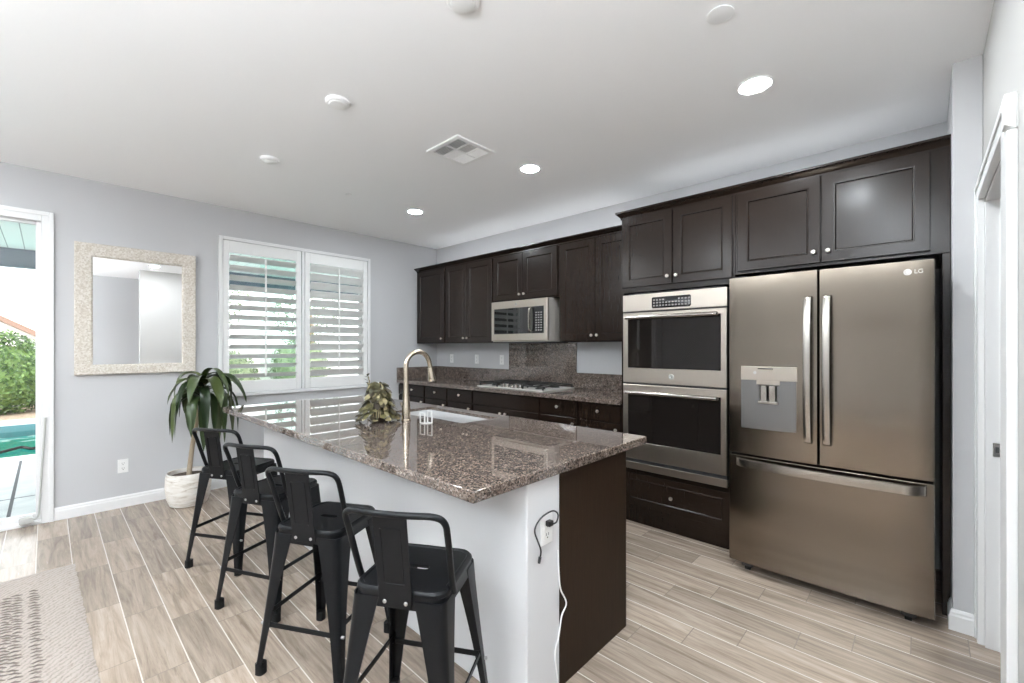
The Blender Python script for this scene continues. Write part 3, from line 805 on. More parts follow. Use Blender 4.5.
# ---- refrigerator
fr = empty('refrigerator', (4.566, -0.45, 0), 'large stainless french-door refrigerator with water dispenser and bottom freezer', 'refrigerator')
fx0, fx1, fy = 4.107, 5.025, -0.86
FS = 'fridge_steel'
MB().box(fx0 + 0.004, fx1 - 0.004, -0.775, -0.05, 0.045, 1.775).build('cabinet', 'black_plastic', fr, 0.004, 0)
def curved_front(x0, x1, z0, z1, name, par, hole=None):
    """door with gently convex face and rounded vertical edges"""
    def fyx(x): 
        t = (x - (fx0 + fx1) / 2) / ((fx1 - fx0) / 2); return fy - 0.012 * (1 - t * t)
    n = 14; top = []
    xs = [x0 + (x1 - x0) * k / n for k in range(n + 1)]
    if hole: xs = sorted(set(xs + [hole[0], hole[1]]))
    pts = [(x0, -0.785)] + [(x0, fyx(x0) + 0.008), (x0 + 0.002, fyx(x0) + 0.002)] + [(x, fyx(x)) for x in xs if x0 + 0.006 < x < x1 - 0.006] + [(x1 - 0.002, fyx(x1) + 0.002), (x1, fyx(x1) + 0.008), (x1, -0.785)]
    if not hole:
        m = MB(); m.loft([[(p[0], p[1], z) for p in pts] for z in (z0, z1)])
        return m.build(name, FS, par, 0.0025, 30), fyx
    hx0, hx1, hz0, hz1 = hole
    m = MB(); bm = m.bm
    zs = [z0, hz0, hz1, z1]
    V = [[bm.verts.new((p[0], p[1], z)) for p in pts] for z in zs]
    for a in range(3):
        for i in range(len(pts) - 1):
            inside = a == 1 and pts[i][0] >= hx0 - 1e-6 and pts[i + 1][0] <= hx1 + 1e-6
            if not inside: m.face([V[a][i], V[a][i+1], V[a+1][i+1], V[a+1][i]])
        m.face([V[a][-1], V[a][0], V[a+1][0], V[a+1][-1]])
    m.face(V[0][::-1]); m.face(V[3])
    return m.build(name, FS, par, 0, 30), fyx
hole = (4.183, 4.464, 0.885, 1.170)
dl, fyx = curved_front(fx0, 4.5625, 0.722, 1.788, 'left_door', fr, hole)
dr, _ = curved_front(4.5695, fx1, 0.722, 1.788, 'right_door', fr)
fz, _ = curved_front(fx0, fx1, 0.062, 0.708, 'freezer_drawer', fr)
# dispenser
yd = fyx(4.32)
rc = MB(); rc.loft([[(a, y, c), (b, y, c), (b, y, d), (a, y, d)] for a, b, c, d, y in
    ((hole[0] - .004, hole[1] + .004, hole[2] - .004, hole[3] + .004, yd - 0.002), (hole[0] + .002, hole[1] - .002, hole[2] + .002, hole[3] - .002, yd - 0.003),
     (hole[0] + .004, hole[1] - .004, hole[2] + .008, hole[3], yd + 0.012), (hole[0] + .010, hole[1] - .010, hole[2] + .05, hole[3], yd + 0.06))])
rc.build('dispenser_recess', 'dispenser_recess', dl, 0, 25)
dc = MB(); dc.loft([[(hole[0] - .004, y, 1.170 + e), (hole[1] + .004, y, 1.170 + e), (hole[1] + .004, y, 1.252 - e), (hole[0] - .004, y, 1.252 - e)] for y, e in ((yd + 0.02, 0), (yd - 0.004, 0), (yd - 0.006, 0.002))])
dc = dc.build('dispenser_panel', 'steel', dl, 0.001, 25)
MB().box(4.27, 4.35, yd - 0.0068, yd - 0.006, 1.236, 1.242).build('indicator_strip', 'display', dc, smooth=0)
MB().lathe((4.255, yd - 0.006, 1.215), [(0.009, 0), (0.009, -0.001), (0.001, -0.0012)], 20, 'y').build('button_light', 'clear_white', dc)
sp = MB(); sp.box(4.262, 4.384, yd - 0.004, yd + 0.05, 1.145, 1.172); sp.box(4.275, 4.372, yd - 0.002, yd + 0.045, 1.055, 1.146)
sp.build('nozzle_housing', 'steel', dl, 0.003, 0)
pd = MB(); pd.box(4.285, 4.318, yd - 0.010, yd - 0.001, 1.045, 1.14).box(4.329, 4.362, yd - 0.010, yd - 0.001, 1.045, 1.14).box(4.272, 4.376, yd - 0.014, yd - 0.001, 1.034, 1.050)
pd.build('paddle', 'handle_steel', dl, 0.003, 0)
# handles
def door_handle(xc, par):
    pts = [(xc, -0.868, 0.835), (xc, -0.898, 0.85), (xc, -0.915, 0.95), (xc, -0.926, 1.1), (xc, -0.929, 1.24), (xc, -0.926, 1.38), (xc, -0.915, 1.53), (xc, -0.898, 1.63), (xc, -0.868, 1.645)]
    sec = [(-.019, 0), (-.016, -.010), (-.006, -.013), (.006, -.013), (.016, -.010), (.019, 0), (.016, .006), (-.016, .006)]
    m = MB(); m.loft([[(p.x + u, p.y + w_, p.z) for u, w_ in sec] for p in smooth_path(pts, 5)])
    m.build('handle', 'handle_steel', par)
door_handle(4.522, dl); door_handle(4.608, dr)
pts = [(4.150, -0.862, 0.676), (4.160, -0.885, 0.676)] + [(4.2 + 0.745 * k / 12, -0.905 - 0.022 * math.sin(PI * k / 12), 0.674) for k in range(13)] + [(4.985, -0.885, 0.676), (4.997, -0.862, 0.676)]
sec = [(0, -.026), (-.008, -.022), (-.010, 0), (-.008, .022), (0, .026), (.006, .020), (.006, -.020)]
m = MB(); m.loft([[(p.x, p.y + u, p.z + w_) for u, w_ in sec] for p in smooth_path(pts, 3)])
m.build('handle', 'handle_steel', fz)
# logo
lx = 4.928; ly = fyx(lx)
lo = MB().lathe((lx, ly, 1.733), [(0.0155, 0.001), (0.0155, -0.0008), (0.002, -0.001)], 28, 'y').build('round_logo', 'logo_faint', dr)
MB().tube([(lx + 0.0095 * math.cos(t), ly - 0.0014, 1.733 + 0.0095 * math.sin(t)) for t in [math.radians(90 + 20 * k) for k in range(14)]] + [(lx + 0.003, ly - 0.0014, 1.733)], 0.0009, 6).build('logo_mark', 'key_grey', lo)
lettering('logo_lettering', 'LG', 0.028, (lx + 0.040, ly + 0.0008, 1.733), (PI/2, 0, 0), 'logo_faint', dr)
for xx in (4.20, 4.93):
    MB().lathe((xx - 0.015, -0.80, 0.022), [(0.004, 0), (0.021, 0.001), (0.021, 0.028), (0.004, 0.029)], 18, 'x').build('roller', 'rubber', fr)
    MB().box(xx - 0.03, xx + 0.03, -0.83, -0.76, 0.03, 0.05).build('roller_bracket', 'black_plastic', fr, 0.003, 0)
MB().box(fx0 + 0.02, fx1 - 0.02, -0.80, -0.78, 0.035, 0.062).build('toe_grille', 'black_plastic', fr, 0.002, 0)
hg = MB().box(fx0 + 0.01, fx0 + 0.09, -0.84, -0.72, 1.776, 1.797).box(fx1 - 0.09, fx1 - 0.01, -0.84, -0.72, 1.776, 1.797)
hg.build('hinge_cover', 'black_plastic', fr, 0.003, 0)

# ================================================================== ISLAND
IX0, IX1 = 1.060, 3.945; BX1 = 3.925
struct('wall_island', MB().box(1.075, BX1, -2.548, -2.348, 0, 0.865), 'island_paint', 'white half wall along the stool side of the island', 'half wall', 0.008, 30)
ic = empty('island_cabinet', (2.5, -2.07, 0), 'dark island cabinet with a plain dark end panel', 'cabinet')
MB().box(1.075, 2.15, -2.347, -1.84, 0.10, 0.865).box(3.02, BX1 - 0.02, -2.347, -1.84, 0.10, 0.865).box(2.15, 3.02, -2.347, -1.84, 0.10, 0.66).box(1.075, BX1 - 0.02, -2.347, -1.90, 0, 0.10).build('body', CW, ic, 0.0015, 0)
MB().box(BX1 - 0.0195, BX1, -2.3475, -1.812, 0, 0.865).build('end_panel', 'panel_wood', ic, 0.0015, 0)
for k in range(6):
    a = 1.085 + k * 0.468
    d = MB().loft([[(p[0], p[1], p[2]) for p in ring] for ring in
        [[(a, y, z0_), (a + 0.46, y, z0_), (a + 0.46, y, 0.85), (a, y, 0.85)] for y, z0_ in ((-1.84, 0.115), (-1.82, 0.115))]]).build('door', CW, ic, 0.002, 0)
    MB().lathe((a + 0.42, -1.82, 0.8), [(0.005, 0), (0.005, 0.012), (0.0135, 0.02), (0.004, 0.0285)], 16, 'y').build('knob', 'nickel', d)
# countertop with a cut-out for the sink
SX0, SX1, SY0, SY1 = 2.22, 2.955, -2.052, -1.738
it = empty('island_countertop', (2.5, -2.23, 0.866), 'large brown speckled granite island top with a sink cut-out', 'countertop')
m = MB(); bm = m.bm
xs = [IX0, SX0, SX1, IX1]; ys = [-2.829, SY0, SY1, -1.634]
V = {}
for k, z in enumerate((0.866, 0.906)):
    for i, x in enumerate(xs):
        for j_, y in enumerate(ys): V[i, j_, k] = bm.verts.new((x, y, z))
for i in range(3):
    for j_ in range(3):
        if (i, j_) == (1, 1): continue
        for k in (0, 1): m.face([V[i, j_, k], V[i+1, j_, k], V[i+1, j_+1, k], V[i, j_+1, k]])
for i in range(3):
    for j_ in (0, 3): m.face([V[i, j_, 0], V[i+1, j_, 0], V[i+1, j_, 1], V[i, j_, 1]])
for j_ in range(3):
    for i in (0, 3): m.face([V[i, j_, 0], V[i, j_+1, 0], V[i, j_+1, 1], V[i, j_, 1]])
m.face([V[1,1,0], V[2,1,0], V[2,1,1], V[1,1,1]]); m.face([V[1,2,0], V[2,2,0], V[2,2,1], V[1,2,1]])
m.face([V[1,1,0], V[1,2,0], V[1,2,1], V[1,1,1]]); m.face([V[2,1,0], V[2,2,0], V[2,2,1], V[2,1,1]])
m.build('slab', 'granite', it, 0.005, 30)
# sink
sk = empty('kitchen_sink', ((SX0 + SX1) / 2, (SY0 + SY1) / 2, 0.68), 'pale undermount sink sunk into the island top', 'sink')
def rr3(w, d, z, r): return [(p[0], p[1], z) for p in rrect(w, d, r, 4, (SX0 + SX1) / 2, (SY0 + SY1) / 2)]
w, d_ = SX1 - SX0 - 0.002, SY1 - SY0 - 0.002
m = MB(); m.loft([rr3(w, d_, 0.887, 0.012), rr3(w - 0.004, d_ - 0.004, 0.887, 0.012), rr3(w - .01, d_ - .01, 0.72, 0.03), rr3(w - 0.05, d_ - 0.05, 0.69, 0.04), rr3(0.06, 0.06, 0.685, 0.025)], True, False)
m.build('basin', 'sink_steel', sk)
MB().lathe(((SX0 + SX1) / 2, (SY0 + SY1) / 2, 0.684), [(0.045, 0.003), (0.04, 0.005), (0.03, 0.001), (0.002, 0.0)], 24).build('drain', 'chrome', sk)
# faucet
fa = empty('faucet', (2.622, -2.212, 0.906), 'tall brushed bronze gooseneck kitchen faucet standing at the sink', 'faucet')
bx_, by_ = 2.622, -2.212
m = MB(); m.lathe((bx_, by_, 0.906), [(0.030, 0), (0.030, 0.005), (0.0265, 0.010), (0.0265, 0.05), (0.025, 0.09), (0.021, 0.14), (0.0175, 0.19), (0.016, 0.23), (0.0158, 0.262)], 28)
m.build('body', 'faucet_metal', fa)
dx, dy = 0.02, 1.0
arc = [(bx_, by_, 1.16)] + [(bx_ + dx * (0.088 - 0.088 * math.cos(t)), by_ + dy * (0.088 - 0.088 * math.cos(t)), 1.247 + 0.088 * math.sin(t)) for t in [PI * k / 12 for k in range(0, 12)]]
tip = Vector((bx_ + dx * 0.181, by_ + dy * 0.181, 1.232)); arc.append(tip)
MB().tube(smooth_path(arc, 3), 0.0152, 16).build('gooseneck', 'faucet_metal', fa)
end = Vector((bx_ + dx * 0.197, by_ + dy * 0.197, 1.143))
MB().tube([tip, tip.lerp(end, 0.1), tip.lerp(end, 0.5), tip.lerp(end, 0.85), end], [0.016, 0.018, 0.021, 0.027, 0.026], 20).build('spray_head', 'faucet_metal', fa)
MB().tube([(bx_ - 0.02, by_, 0.985), (bx_ - 0.045, by_ + 0.005, 0.990), (bx_ - 0.075, by_ + 0.01, 1.01)], [0.013, 0.010, 0.006], 12).build('lever', 'faucet_metal', fa)
# small white sponge holder by the faucet
sh = empty('sponge_holder', (2.80, -2.185, 0.906), 'small white open-framed sponge holder on the island beside the faucet', 'sponge holder')
def fr_rect(mb, x0, x1, y0, y1, z0, z1, t):
    mb.box(x0, x0 + t, y0, y1, z0, z1).box(x1 - t, x1, y0, y1, z0, z1).box(x0 + t, x1 - t, y0, y1, z1 - t, z1).box(x0 + t, x1 - t, y0, y1, z0, z0 + t)
fr_rect(mb := MB(), 2.770, 2.820, -2.215, -2.207, 0.9065, 0.972, 0.006); mb.build('front_frame', 'clear_white', sh, 0.002, 0)
fr_rect(mb := MB(), 2.785, 2.835, -2.173, -2.165, 0.9065, 0.982, 0.006); mb.build('back_frame', 'clear_white', sh, 0.002, 0)
MB().box(2.772, 2.833, -2.207, -2.173, 0.9065, 0.910).build('base', 'clear_white', sh, 0.001, 0)

# outlet and cables on the island end
outlet((BX1, -2.437, 0.665), '+x', 'white outlet on the white end of the island')
def P3(y, z, d=0.012): return (BX1 + d, y, z)
kc = empty('charging_cable', (BX1 + 0.01, -2.43, 0.65), 'short black cable plugged in the island end outlet', 'cable')
MB().box(BX1 + 0.0078, BX1 + 0.03, -2.452, -2.425, 0.682, 0.703).build('plug', 'black_plastic', kc, 0.004)
MB().tube(smooth_path([P3(-2.437, .690, .028), P3(-2.41, .692, .03), P3(-2.394, .716, .025), P3(-2.422, .735, .02), P3(-2.480, .723), P3(-2.518, .689), P3(-2.500, .640), P3(-2.482, .60), P3(-2.488, .572)], 6), 0.0032, 8).build('cord', 'black_plastic', kc)
MB().tube([P3(-2.487, .578), P3(-2.494, .556)], [0.006, 0.005], 10).build('connector', 'black_plastic', kc)
wc = MB().tube(smooth_path([P3(-2.366, .56, .004), P3(-2.362, .47, .005), P3(-2.352, .40, .006), P3(-2.322, .335, .012), P3(-2.345, .29, .006), P3(-2.362, .22, .005), P3(-2.385, .16, .004), P3(-2.372, .06, .005), P3(-2.368, 0.003, .005), ], 6), 0.0032, 8).build('white_cable', 'cable_white')
put(wc, None, 'thin white cable hanging down the island end along the dark panel', 'cable')

# ---- trailing plant on the counter
rnd = random.Random(7)
def oval_leaf(mb, base, direction, up, L, W, fold=0.25, droop=0.3, n=4):
    d = Vector(direction).normalized(); u = Vector(up); u = (u - d * u.dot(d)).normalized(); s = d.cross(u)
    secs = []
    for k in range(n + 1):
        t = k / n; w = W * max(0.06, math.sin(PI * (0.08 + 0.88 * t)) ** 0.7)
        c = Vector(base) + d * (L * t) - Vector((0, 0, 1)) * (droop * L * t * t)
        secs.append([Vector((q.x, q.y, max(q.z, 0.9085))) for q in (c - s * w + u * w * fold, c, c + s * w + u * w * fold)])
    mb.loft(secs, False, False)
tp = empty('trailing_plant', (2.52, -2.33, 0.906), 'bushy clump of olive round-leaved succulent on the island top', 'plant')
lf = MB(); cx, cy = 2.508, -2.34
for k in range(340):
    a = rnd.uniform(0, 2 * PI); hh = rnd.random() ** 0.9; rr = (0.118 - 0.082 * hh) * rnd.uniform(0.6, 1.0)
    p = (cx + rr * math.cos(a), cy + rr * math.sin(a), 0.918 + hh * 0.232)
    dr_ = (0.55 * math.cos(a) + rnd.uniform(-.35, .35), 0.55 * math.sin(a) + rnd.uniform(-.35, .35), rnd.uniform(-1.0, -0.15))
    L = rnd.uniform(0.032, 0.05)
    if p[2] + dr_[2] * L < 0.925: dr_ = (dr_[0] * 2, dr_[1] * 2, 0.02)
    oval_leaf(lf, p, dr_, (math.cos(a), math.sin(a), 0.5), L, rnd.uniform(0.013, 0.019), 0.15, 0.15)
for k in range(7):
    oval_leaf(lf, (2.452 + rnd.uniform(-.010, .010), -2.375 + rnd.uniform(-.010, .010), 1.125 + k * 0.010), (rnd.uniform(-1, 1), rnd.uniform(-1, 1), 0.8), (0, 0, 1), 0.03, 0.011)
lf.build('foliage', 'trailing_leaf', tp, smooth=60)
st = MB()
for k in range(16):
    a = rnd.uniform(0, 2 * PI); st.tube(smooth_path([(cx, cy, 0.908), (cx + .03 * math.cos(a), cy + .03 * math.sin(a), 1.02), (cx + .07 * math.cos(a), cy + .07 * math.sin(a), 1.0), (cx + .10 * math.cos(a), cy + .10 * math.sin(a), 0.94)], 4), 0.0025, 6)
st.tube(smooth_path([(cx, cy, 0.95), (2.47, -2.36, 1.06), (2.452, -2.375, 1.18)], 4), 0.003, 6)
st.build('stems', 'stem', tp)
MB().lathe((cx, cy, 0.9065), [(0.035, 0), (0.042, 0.06), (0.038, 0.06), (0.034, 0.05), (0.002, 0.05)], 24).build('pot', 'soil', tp)

# ================================================================== STOOLS
def make_stool(loc, rz, label):
    base = Vector((0, 0, 0))
    r = bpy.data.objects.new('bar_stool', None); COL.objects.link(r)
    put(r, None, label, 'bar stool', 'black metal bar stools at the island')
    SB = 'stool_black'; SH = 0.61
    # seat: pan with rim, raised bead and hand slot
    def ring(w, rad, z): return [(p[0], p[1], z) for p in rrect(w, w, rad, 5)]
    m = MB(); bm = m.bm
    m.loft([ring(0.318, 0.05, SH - 0.058), ring(0.312, 0.05, SH - 0.022), ring(0.318, 0.052, SH - 0.016), ring(0.316, 0.052, SH - 0.007), ring(0.304, 0.05, SH),
            ring(0.286, 0.045, SH - 0.0005), ring(0.280, 0.043, SH - 0.004), ring(0.274, 0.041, SH - 0.004)], True, False)
    bm.verts.ensure_lookup_table(); inner = [v for v in bm.verts][-24:]
    slot = [bm.verts.new((p[0], p[1], SH - 0.004)) for p in rrect(0.085, 0.026, 0.0128, 5, 0, 0.0)]
    ed = [bm.edges.new((slot[i], slot[(i + 1) % len(slot)])) for i in range(len(slot))]
    ie = []
    for i in range(24):
        e = bm.edges.get((inner[i], inner[(i + 1) % 24])); ie.append(e)
    bmesh.ops.triangle_fill(bm, edges=ed + ie, use_beauty=True)
    ext = [bm.verts.new((v.co.x, v.co.y, SH - 0.014)) for v in slot]
    for i in range(len(slot)):
        m.face([slot[i], slot[(i + 1) % len(slot)], ext[(i + 1) % len(slot)], ext[i]])
    m.build('seat', SB, r, smooth=35)
    # legs : angle section, wide at the top, curved and tapering to the foot
    for sx in (-1, 1):
        for sy in (-1, 1):
            m = MB(); secs = []
            for k in range(9):
                t = k / 8; z = (SH - 0.03) * (1 - t) + 0.03 * t
                c = 0.159 + (0.205 - 0.159) * (t ** 1.15)
                w = 0.098 * (1 - t) ** 1.0 + 0.030 * t - 0.010 * math.sin(PI * t); th = 0.004; rad = min(0.03 * (1 - t) + 0.012 * t, w * 0.6)
                out = [(c - w, c)] + [(c - rad + rad * math.sin(a), c - rad + rad * math.cos(a)) for a in [PI / 2 * q / 5 for q in range(6)]] + [(c, c - w)]
                inn = [(c - th, c - w)] + [(c - rad + (rad - th) * math.sin(a), c - rad + (rad - th) * math.cos(a)) for a in [PI / 2 * (5 - q) / 5 for q in range(6)]] + [(c - w, c - th)]
                secs.append([(sx * p[0], sy * p[1], z) for p in out + inn])
            m.loft(secs)
            lg = m.build('leg', SB, r, smooth=35)
            f = MB(); c = 0.205
            f.loft([[(sx * (c - 0.017 + p[0]), sy * (c - 0.017 + p[1]), z) for p in rrect(0.038, 0.038, 0.012, 3)] for z in (0.0, 0.040, 0.045)])
            f.build('rubber_foot', 'rubber', lg)
            # brace bolt
            MB().lathe((sx * 0.1925, sy * (0.1925 - 0.02), 0.20), [(0.006, -0.006), (0.006, 0.006), (0.003, 0.0075)], 10, 'x').build('bolt', 'screw', lg)
    # braces
    for sy, zz in ((-1, 0.205), (1, 0.205)):
        m = MB(); c = 0.181; m.box(-c, c, sy * c - 0.003, sy * c + 0.003, zz - 0.010, zz + 0.010); m.build('brace', SB, r, 0.002, 0)
    for sx, zz in ((-1, 0.235), (1, 0.235)):
        m = MB(); c = 0.179; m.box(sx * c - 0.003, sx * c + 0.003, -c, c, zz - 0.010, zz + 0.010); m.build('brace', SB, r, 0.002, 0)
    # back hoop
    h = [(-0.160, -0.075, SH - 0.03), (-0.162, -0.100, SH + 0.02), (-0.168, -0.150, SH + 0.17), (-0.166, -0.174, SH + 0.228), (-0.135, -0.186, SH + 0.248), (-0.06, -0.203, SH + 0.252), (0, -0.208, SH + 0.253)]
    hp = h + [(-p[0], p[1], p[2]) for p in reversed(h[:-1])]
    MB().tube(smooth_path(hp, 6), 0.0105, 12).build('back_hoop', SB, r)
    # back plate
    m = MB(); secs = []
    for t in (0, 0.06, 0.15, 0.9, 1.0):
        z = SH - 0.052 + t * (0.305); y = -0.163 - 0.042 * max(0, (t - 0.1) / 0.9); w = 0.056 if t > 0.05 else 0.052
        secs.append([(-w, y - 0.001, z), (w, y - 0.001, z), (w, y + 0.004, z), (-w, y + 0.004, z)])
    m.loft(secs)
    bp = m.build('back_plate', SB, r, 0.001, 30)
    # pressed rectangle on the plate
    e = []
    for (u, t) in [(q[0], q[1]) for q in rrect(0.066, 0.60, 0.012, 3)]:
        tt = 0.55 + t; z = SH - 0.052 + tt * 0.305; y = -0.163 - 0.042 * max(0, (tt - 0.1) / 0.9); e.append((u, y - 0.001, z))
    MB().tube(e, 0.0022, 6, closed=True).build('pressed_bead', SB, bp)
    for u in (-0.036, 0.036):
        MB().lathe((u, -0.164, SH - 0.036), [(0.0065, 0.001), (0.0065, -0.002), (0.004, -0.004), (0.001, -0.0045)], 12, 'y').build('screw', 'screw', bp)
    r.location = loc; r.rotation_euler = (0, 0, rz)
    return r
def copy_tree(o, parent=None):
    c = o.copy(); COL.objects.link(c)
    if parent is not None: c.parent = parent
    for ch in o.children: copy_tree(ch, c)
    return c
S = [((3.71, -2.875), 30.5, 'nearest black metal bar stool, at the open end of the island'),
     ((3.035, -2.885), 29, 'black metal bar stool second from the camera'),
     ((2.385, -2.885), 25.5, 'black metal bar stool third from the camera'),
     ((1.735, -2.895), 29, 'furthest black metal bar stool, beside the potted dracaena')]
proto = make_stool((S[0][0][0], S[0][0][1], 0), math.radians(S[0][1]), S[0][2])
for (xy, a, lb) in S[1:]:
    c = copy_tree(proto); c.location = (xy[0], xy[1], 0); c.rotation_euler = (0, 0, math.radians(a)); c['label'] = lb

# ================================================================== POTTED DRACAENA
px_, py_ = 0.30, -2.905
dp = empty('potted_dracaena', (px_, py_, 0), 'tall drooping green dracaena in a whitewashed pot by the wall', 'potted plant')
MB().lathe((px_, py_, 0), [(0.118, 0.0), (0.135, 0.008), (0.158, 0.07), (0.166, 0.16), (0.163, 0.25), (0.156, 0.282), (0.148, 0.282), (0.148, 0.24), (0.002, 0.24)], 40).build('pot', 'whitewash', dp)
MB().lathe((px_, py_, 0), [(0.148, 0.244), (0.08, 0.252), (0.002, 0.25)], 24).build('soil', 'soil', dp)
top = Vector((px_ + 0.10, py_ + 0.085, 1.05))
tk = smooth_path([(px_ + 0.005, py_ - 0.0, 0.24), (px_ + 0.035, py_ + 0.02, 0.5), (px_ + 0.075, py_ + 0.055, 0.78), top], 5)
MB().tube(tk, [0.020 - 0.006 * i / (len(tk) - 1) for i in range(len(tk))], 12).build('trunk', 'bark', dp)
def strap_leaf(mb, base, az, el, L, W, droop):
    """arching strap leaf: rises at angle el then falls"""
    d = Vector((math.cos(az), math.sin(az), 0)); s = Vector((-math.sin(az), math.cos(az), 0))
    p = Vector(base); ang = el; n = 12; secs = []
    tw = rnd.uniform(-0.5, 0.5)
    for k in range(n + 1):
        t = k / n
        w = W * (math.sin(PI * min(1, 0.1 + 0.9 * t) ** 0.9)) ** 0.8 + 0.002
        nrm = Vector((0, 0, 1)) * math.cos(ang) - d * math.sin(ang)
        s2 = (s * math.cos(tw * t) + nrm * math.sin(tw * t)); wav = 0.12 * math.sin(t * 14 + az * 3) * w
        q = p.copy()
        if q.x < 0.02: q.x = 0.02
        sec = [q - s2 * w + nrm * (0.30 * w + wav), q - s2 * w * 0.5 + nrm * 0.08 * w, q, q + s2 * w * 0.5 + nrm * 0.08 * w, q + s2 * w + nrm * (0.30 * w - wav)]
        for c in sec:
            if c.x < 0.015: c.x = 0.015
        secs.append(sec)
        p = p + (d * math.cos(ang) + Vector((0, 0, 1)) * math.sin(ang)) * (L / n)
        ang -= droop / n * (1.7 if t < 0.5 else 0.5)
        if ang < -1.5: ang = -1.5
    mb.loft(secs, False, False)
lf = MB()
N = 30
for k in range(N):
    f = k / N
    az = k * 2.39996 + rnd.uniform(-.2, .2)
    h = Vector(top) - Vector((0.02, 0.012, 0.19)) * (1 - f) * 1.0 + Vector((0, 0, 0.02))
    el = math.radians(30 + 40 * f) + rnd.uniform(-.15, .2)
    strap_leaf(lf, h, az, el, rnd.uniform(0.50, 0.70) * (1 - 0.2 * f) * (0.78 if math.cos(az - math.radians(223)) > 0.4 else 1.0), rnd.uniform(0.032, 0.046), rnd.uniform(2.3, 3.1) * (1 - 0.1 * f))
lf.build('foliage', 'dracaena_leaf', dp, smooth=60)

# ================================================================== RUG
rg = empty('jute_rug', (1.092, -3.635, 0), 'cream woven jute rug with rows of dark loops at the lower left', 'rug')
rx0, rx1, ry0, ry1 = 1.092, 3.9, -5.9, -3.635
m = MB(); bm = m.bm
NX, NY = 90, 60
Vg = [[bm.verts.new((rx0 + (rx1 - rx0) * i / NX + (rnd.uniform(-.004, .004) if i in (0, NX) else 0), ry0 + (ry1 - ry0) * j / NY + (rnd.uniform(-.004, .004) if j in (0, NY) else 0), 0.010 if 0 < i < NX and 0 < j < NY else 0.004)) for j in range(NY + 1)] for i in range(NX + 1)]
for i in range(NX):
    for j in range(NY): m.face([Vg[i][j], Vg[i+1][j], Vg[i+1][j+1], Vg[i][j+1]])
m.build('weave', 'jute', rg, smooth=60)
lp = MB()
for yb in (-3.808, -3.872, -3.905, -4.35, -4.42):
    x = rx0 + 0.27 + rnd.uniform(0, .03)
    while x < rx1 - 0.25:
        w_ = rnd.uniform(0.014, 0.024); sl = rnd.uniform(0.004, 0.016); yy = yb + rnd.uniform(-.006, .006)
        lp.tube([(x - sl, yy - w_, 0.0095), (x, yy, 0.0135), (x + sl, yy + w_, 0.0095)], [0.002, 0.0038, 0.002], 6)
        x += rnd.uniform(0.026, 0.04)
o = lp.build('dark_loops', 'jute_dark', rg); o['kind'] = 'stuff'
rg.rotation_euler = (0, 0, math.radians(1.1))

# ================================================================== OUTDOORS
G = -0.08
def ostruct(name, mb, material, label, cat): return struct(name, mb, material, label, cat)
m = MB().box(-3.40, -0.15, -12, 3, G - 0.1, G)
pt = ostruct('patio', m, 'patio_concrete', 'pale grey concrete patio outside the glass door', 'patio')
j = MB().box(-3.39, -0.2, -3.992, -3.968, G, G + 0.0015).box(-1.352, -1.336, -12, 3, G, G + 0.0015)
j.build('joint', 'joint_dark', pt, smooth=0)
pr = ostruct('patio_roof', MB().box(-3.45, -0.15, -9, 3, 2.6, 2.68), 'patio_boards', 'pale green boarded patio ceiling outside', 'patio roof')
put(MB().box(-3.44, -3.28, -9, 3, 2.375, 2.6).build('patio_beam', 'beam_paint', None, 0.005, 0), 'structure', 'dark blue-grey beam along the edge of the patio roof', 'beam')
for y, lb in ((-2.0, 'white post holding the patio beam outside the window'), (1.6, 'white patio post further along the beam')):
    o = MB().box(-3.44, -3.28, y - 0.08, y + 0.08, G, 2.374).box(-3.47, -3.25, y - 0.11, y + 0.11, G, 0.1).build('patio_post', 'white_trim', None, 0.006, 0)
    put(o, None, lb, 'post', 'patio posts')
pool = ostruct('pool', MB().box(-8.0, -3.40, -12, 3, -1.4, -1.3).box(-3.75, -3.40, -12, 3, -1.3, G + 0.005).box(-8.0, -7.45, -12, 3, -1.3, G + 0.02), 'coping', 'swimming pool with pale coping beyond the patio', 'swimming pool')
MB().box(-7.45, -3.75, -12, 3, -1.3, -1.1).box(-7.451, -7.43, -12, 3, -1.1, -0.3).box(-3.77, -3.749, -12, 3, -1.1, -0.3).build('shell', 'pool_shell', pool, smooth=0)
MB().box(-7.455, -7.425, -12, 3, -0.32, -0.1).build('tile_band', 'pool_tile', pool, smooth=0)
m = MB(); bm = m.bm
VV = [[bm.verts.new((-7.43 + 3.66 * i / 40, -8 + 10 * j / 100, -0.22 + 0.008 * noise.noise((i * 0.4, j * 0.35, 3.1)))) for j in range(101)] for i in range(41)]
for i in range(40):
    for j in range(100): m.face([VV[i][j], VV[i+1][j], VV[i+1][j+1], VV[i][j+1]])
m.build('water', 'water', pool, smooth=60)
hs = MB().tube(smooth_path([(-5.0, -4.25, -0.2), (-5.15, -4.1, -0.19), (-5.3, -4.02, -0.2), (-5.05, -3.9, -0.2), (-5.3, -3.75, -0.2), (-5.35, -3.6, -0.2)], 6), 0.022, 8).build('pool_hose', 'rubber')
put(hs, None, 'dark hose floating on the pool water', 'pool hose')
ostruct('ground', MB().box(-30, -8.0, -20, 12, -0.3, G), 'mulch', 'brown mulch ground behind the pool', 'ground')
ostruct('rear_ground', MB().box(-8, 14, -30, YB - 0.15, -0.3, G), 'patio_concrete', 'pale paving behind the house', 'ground')

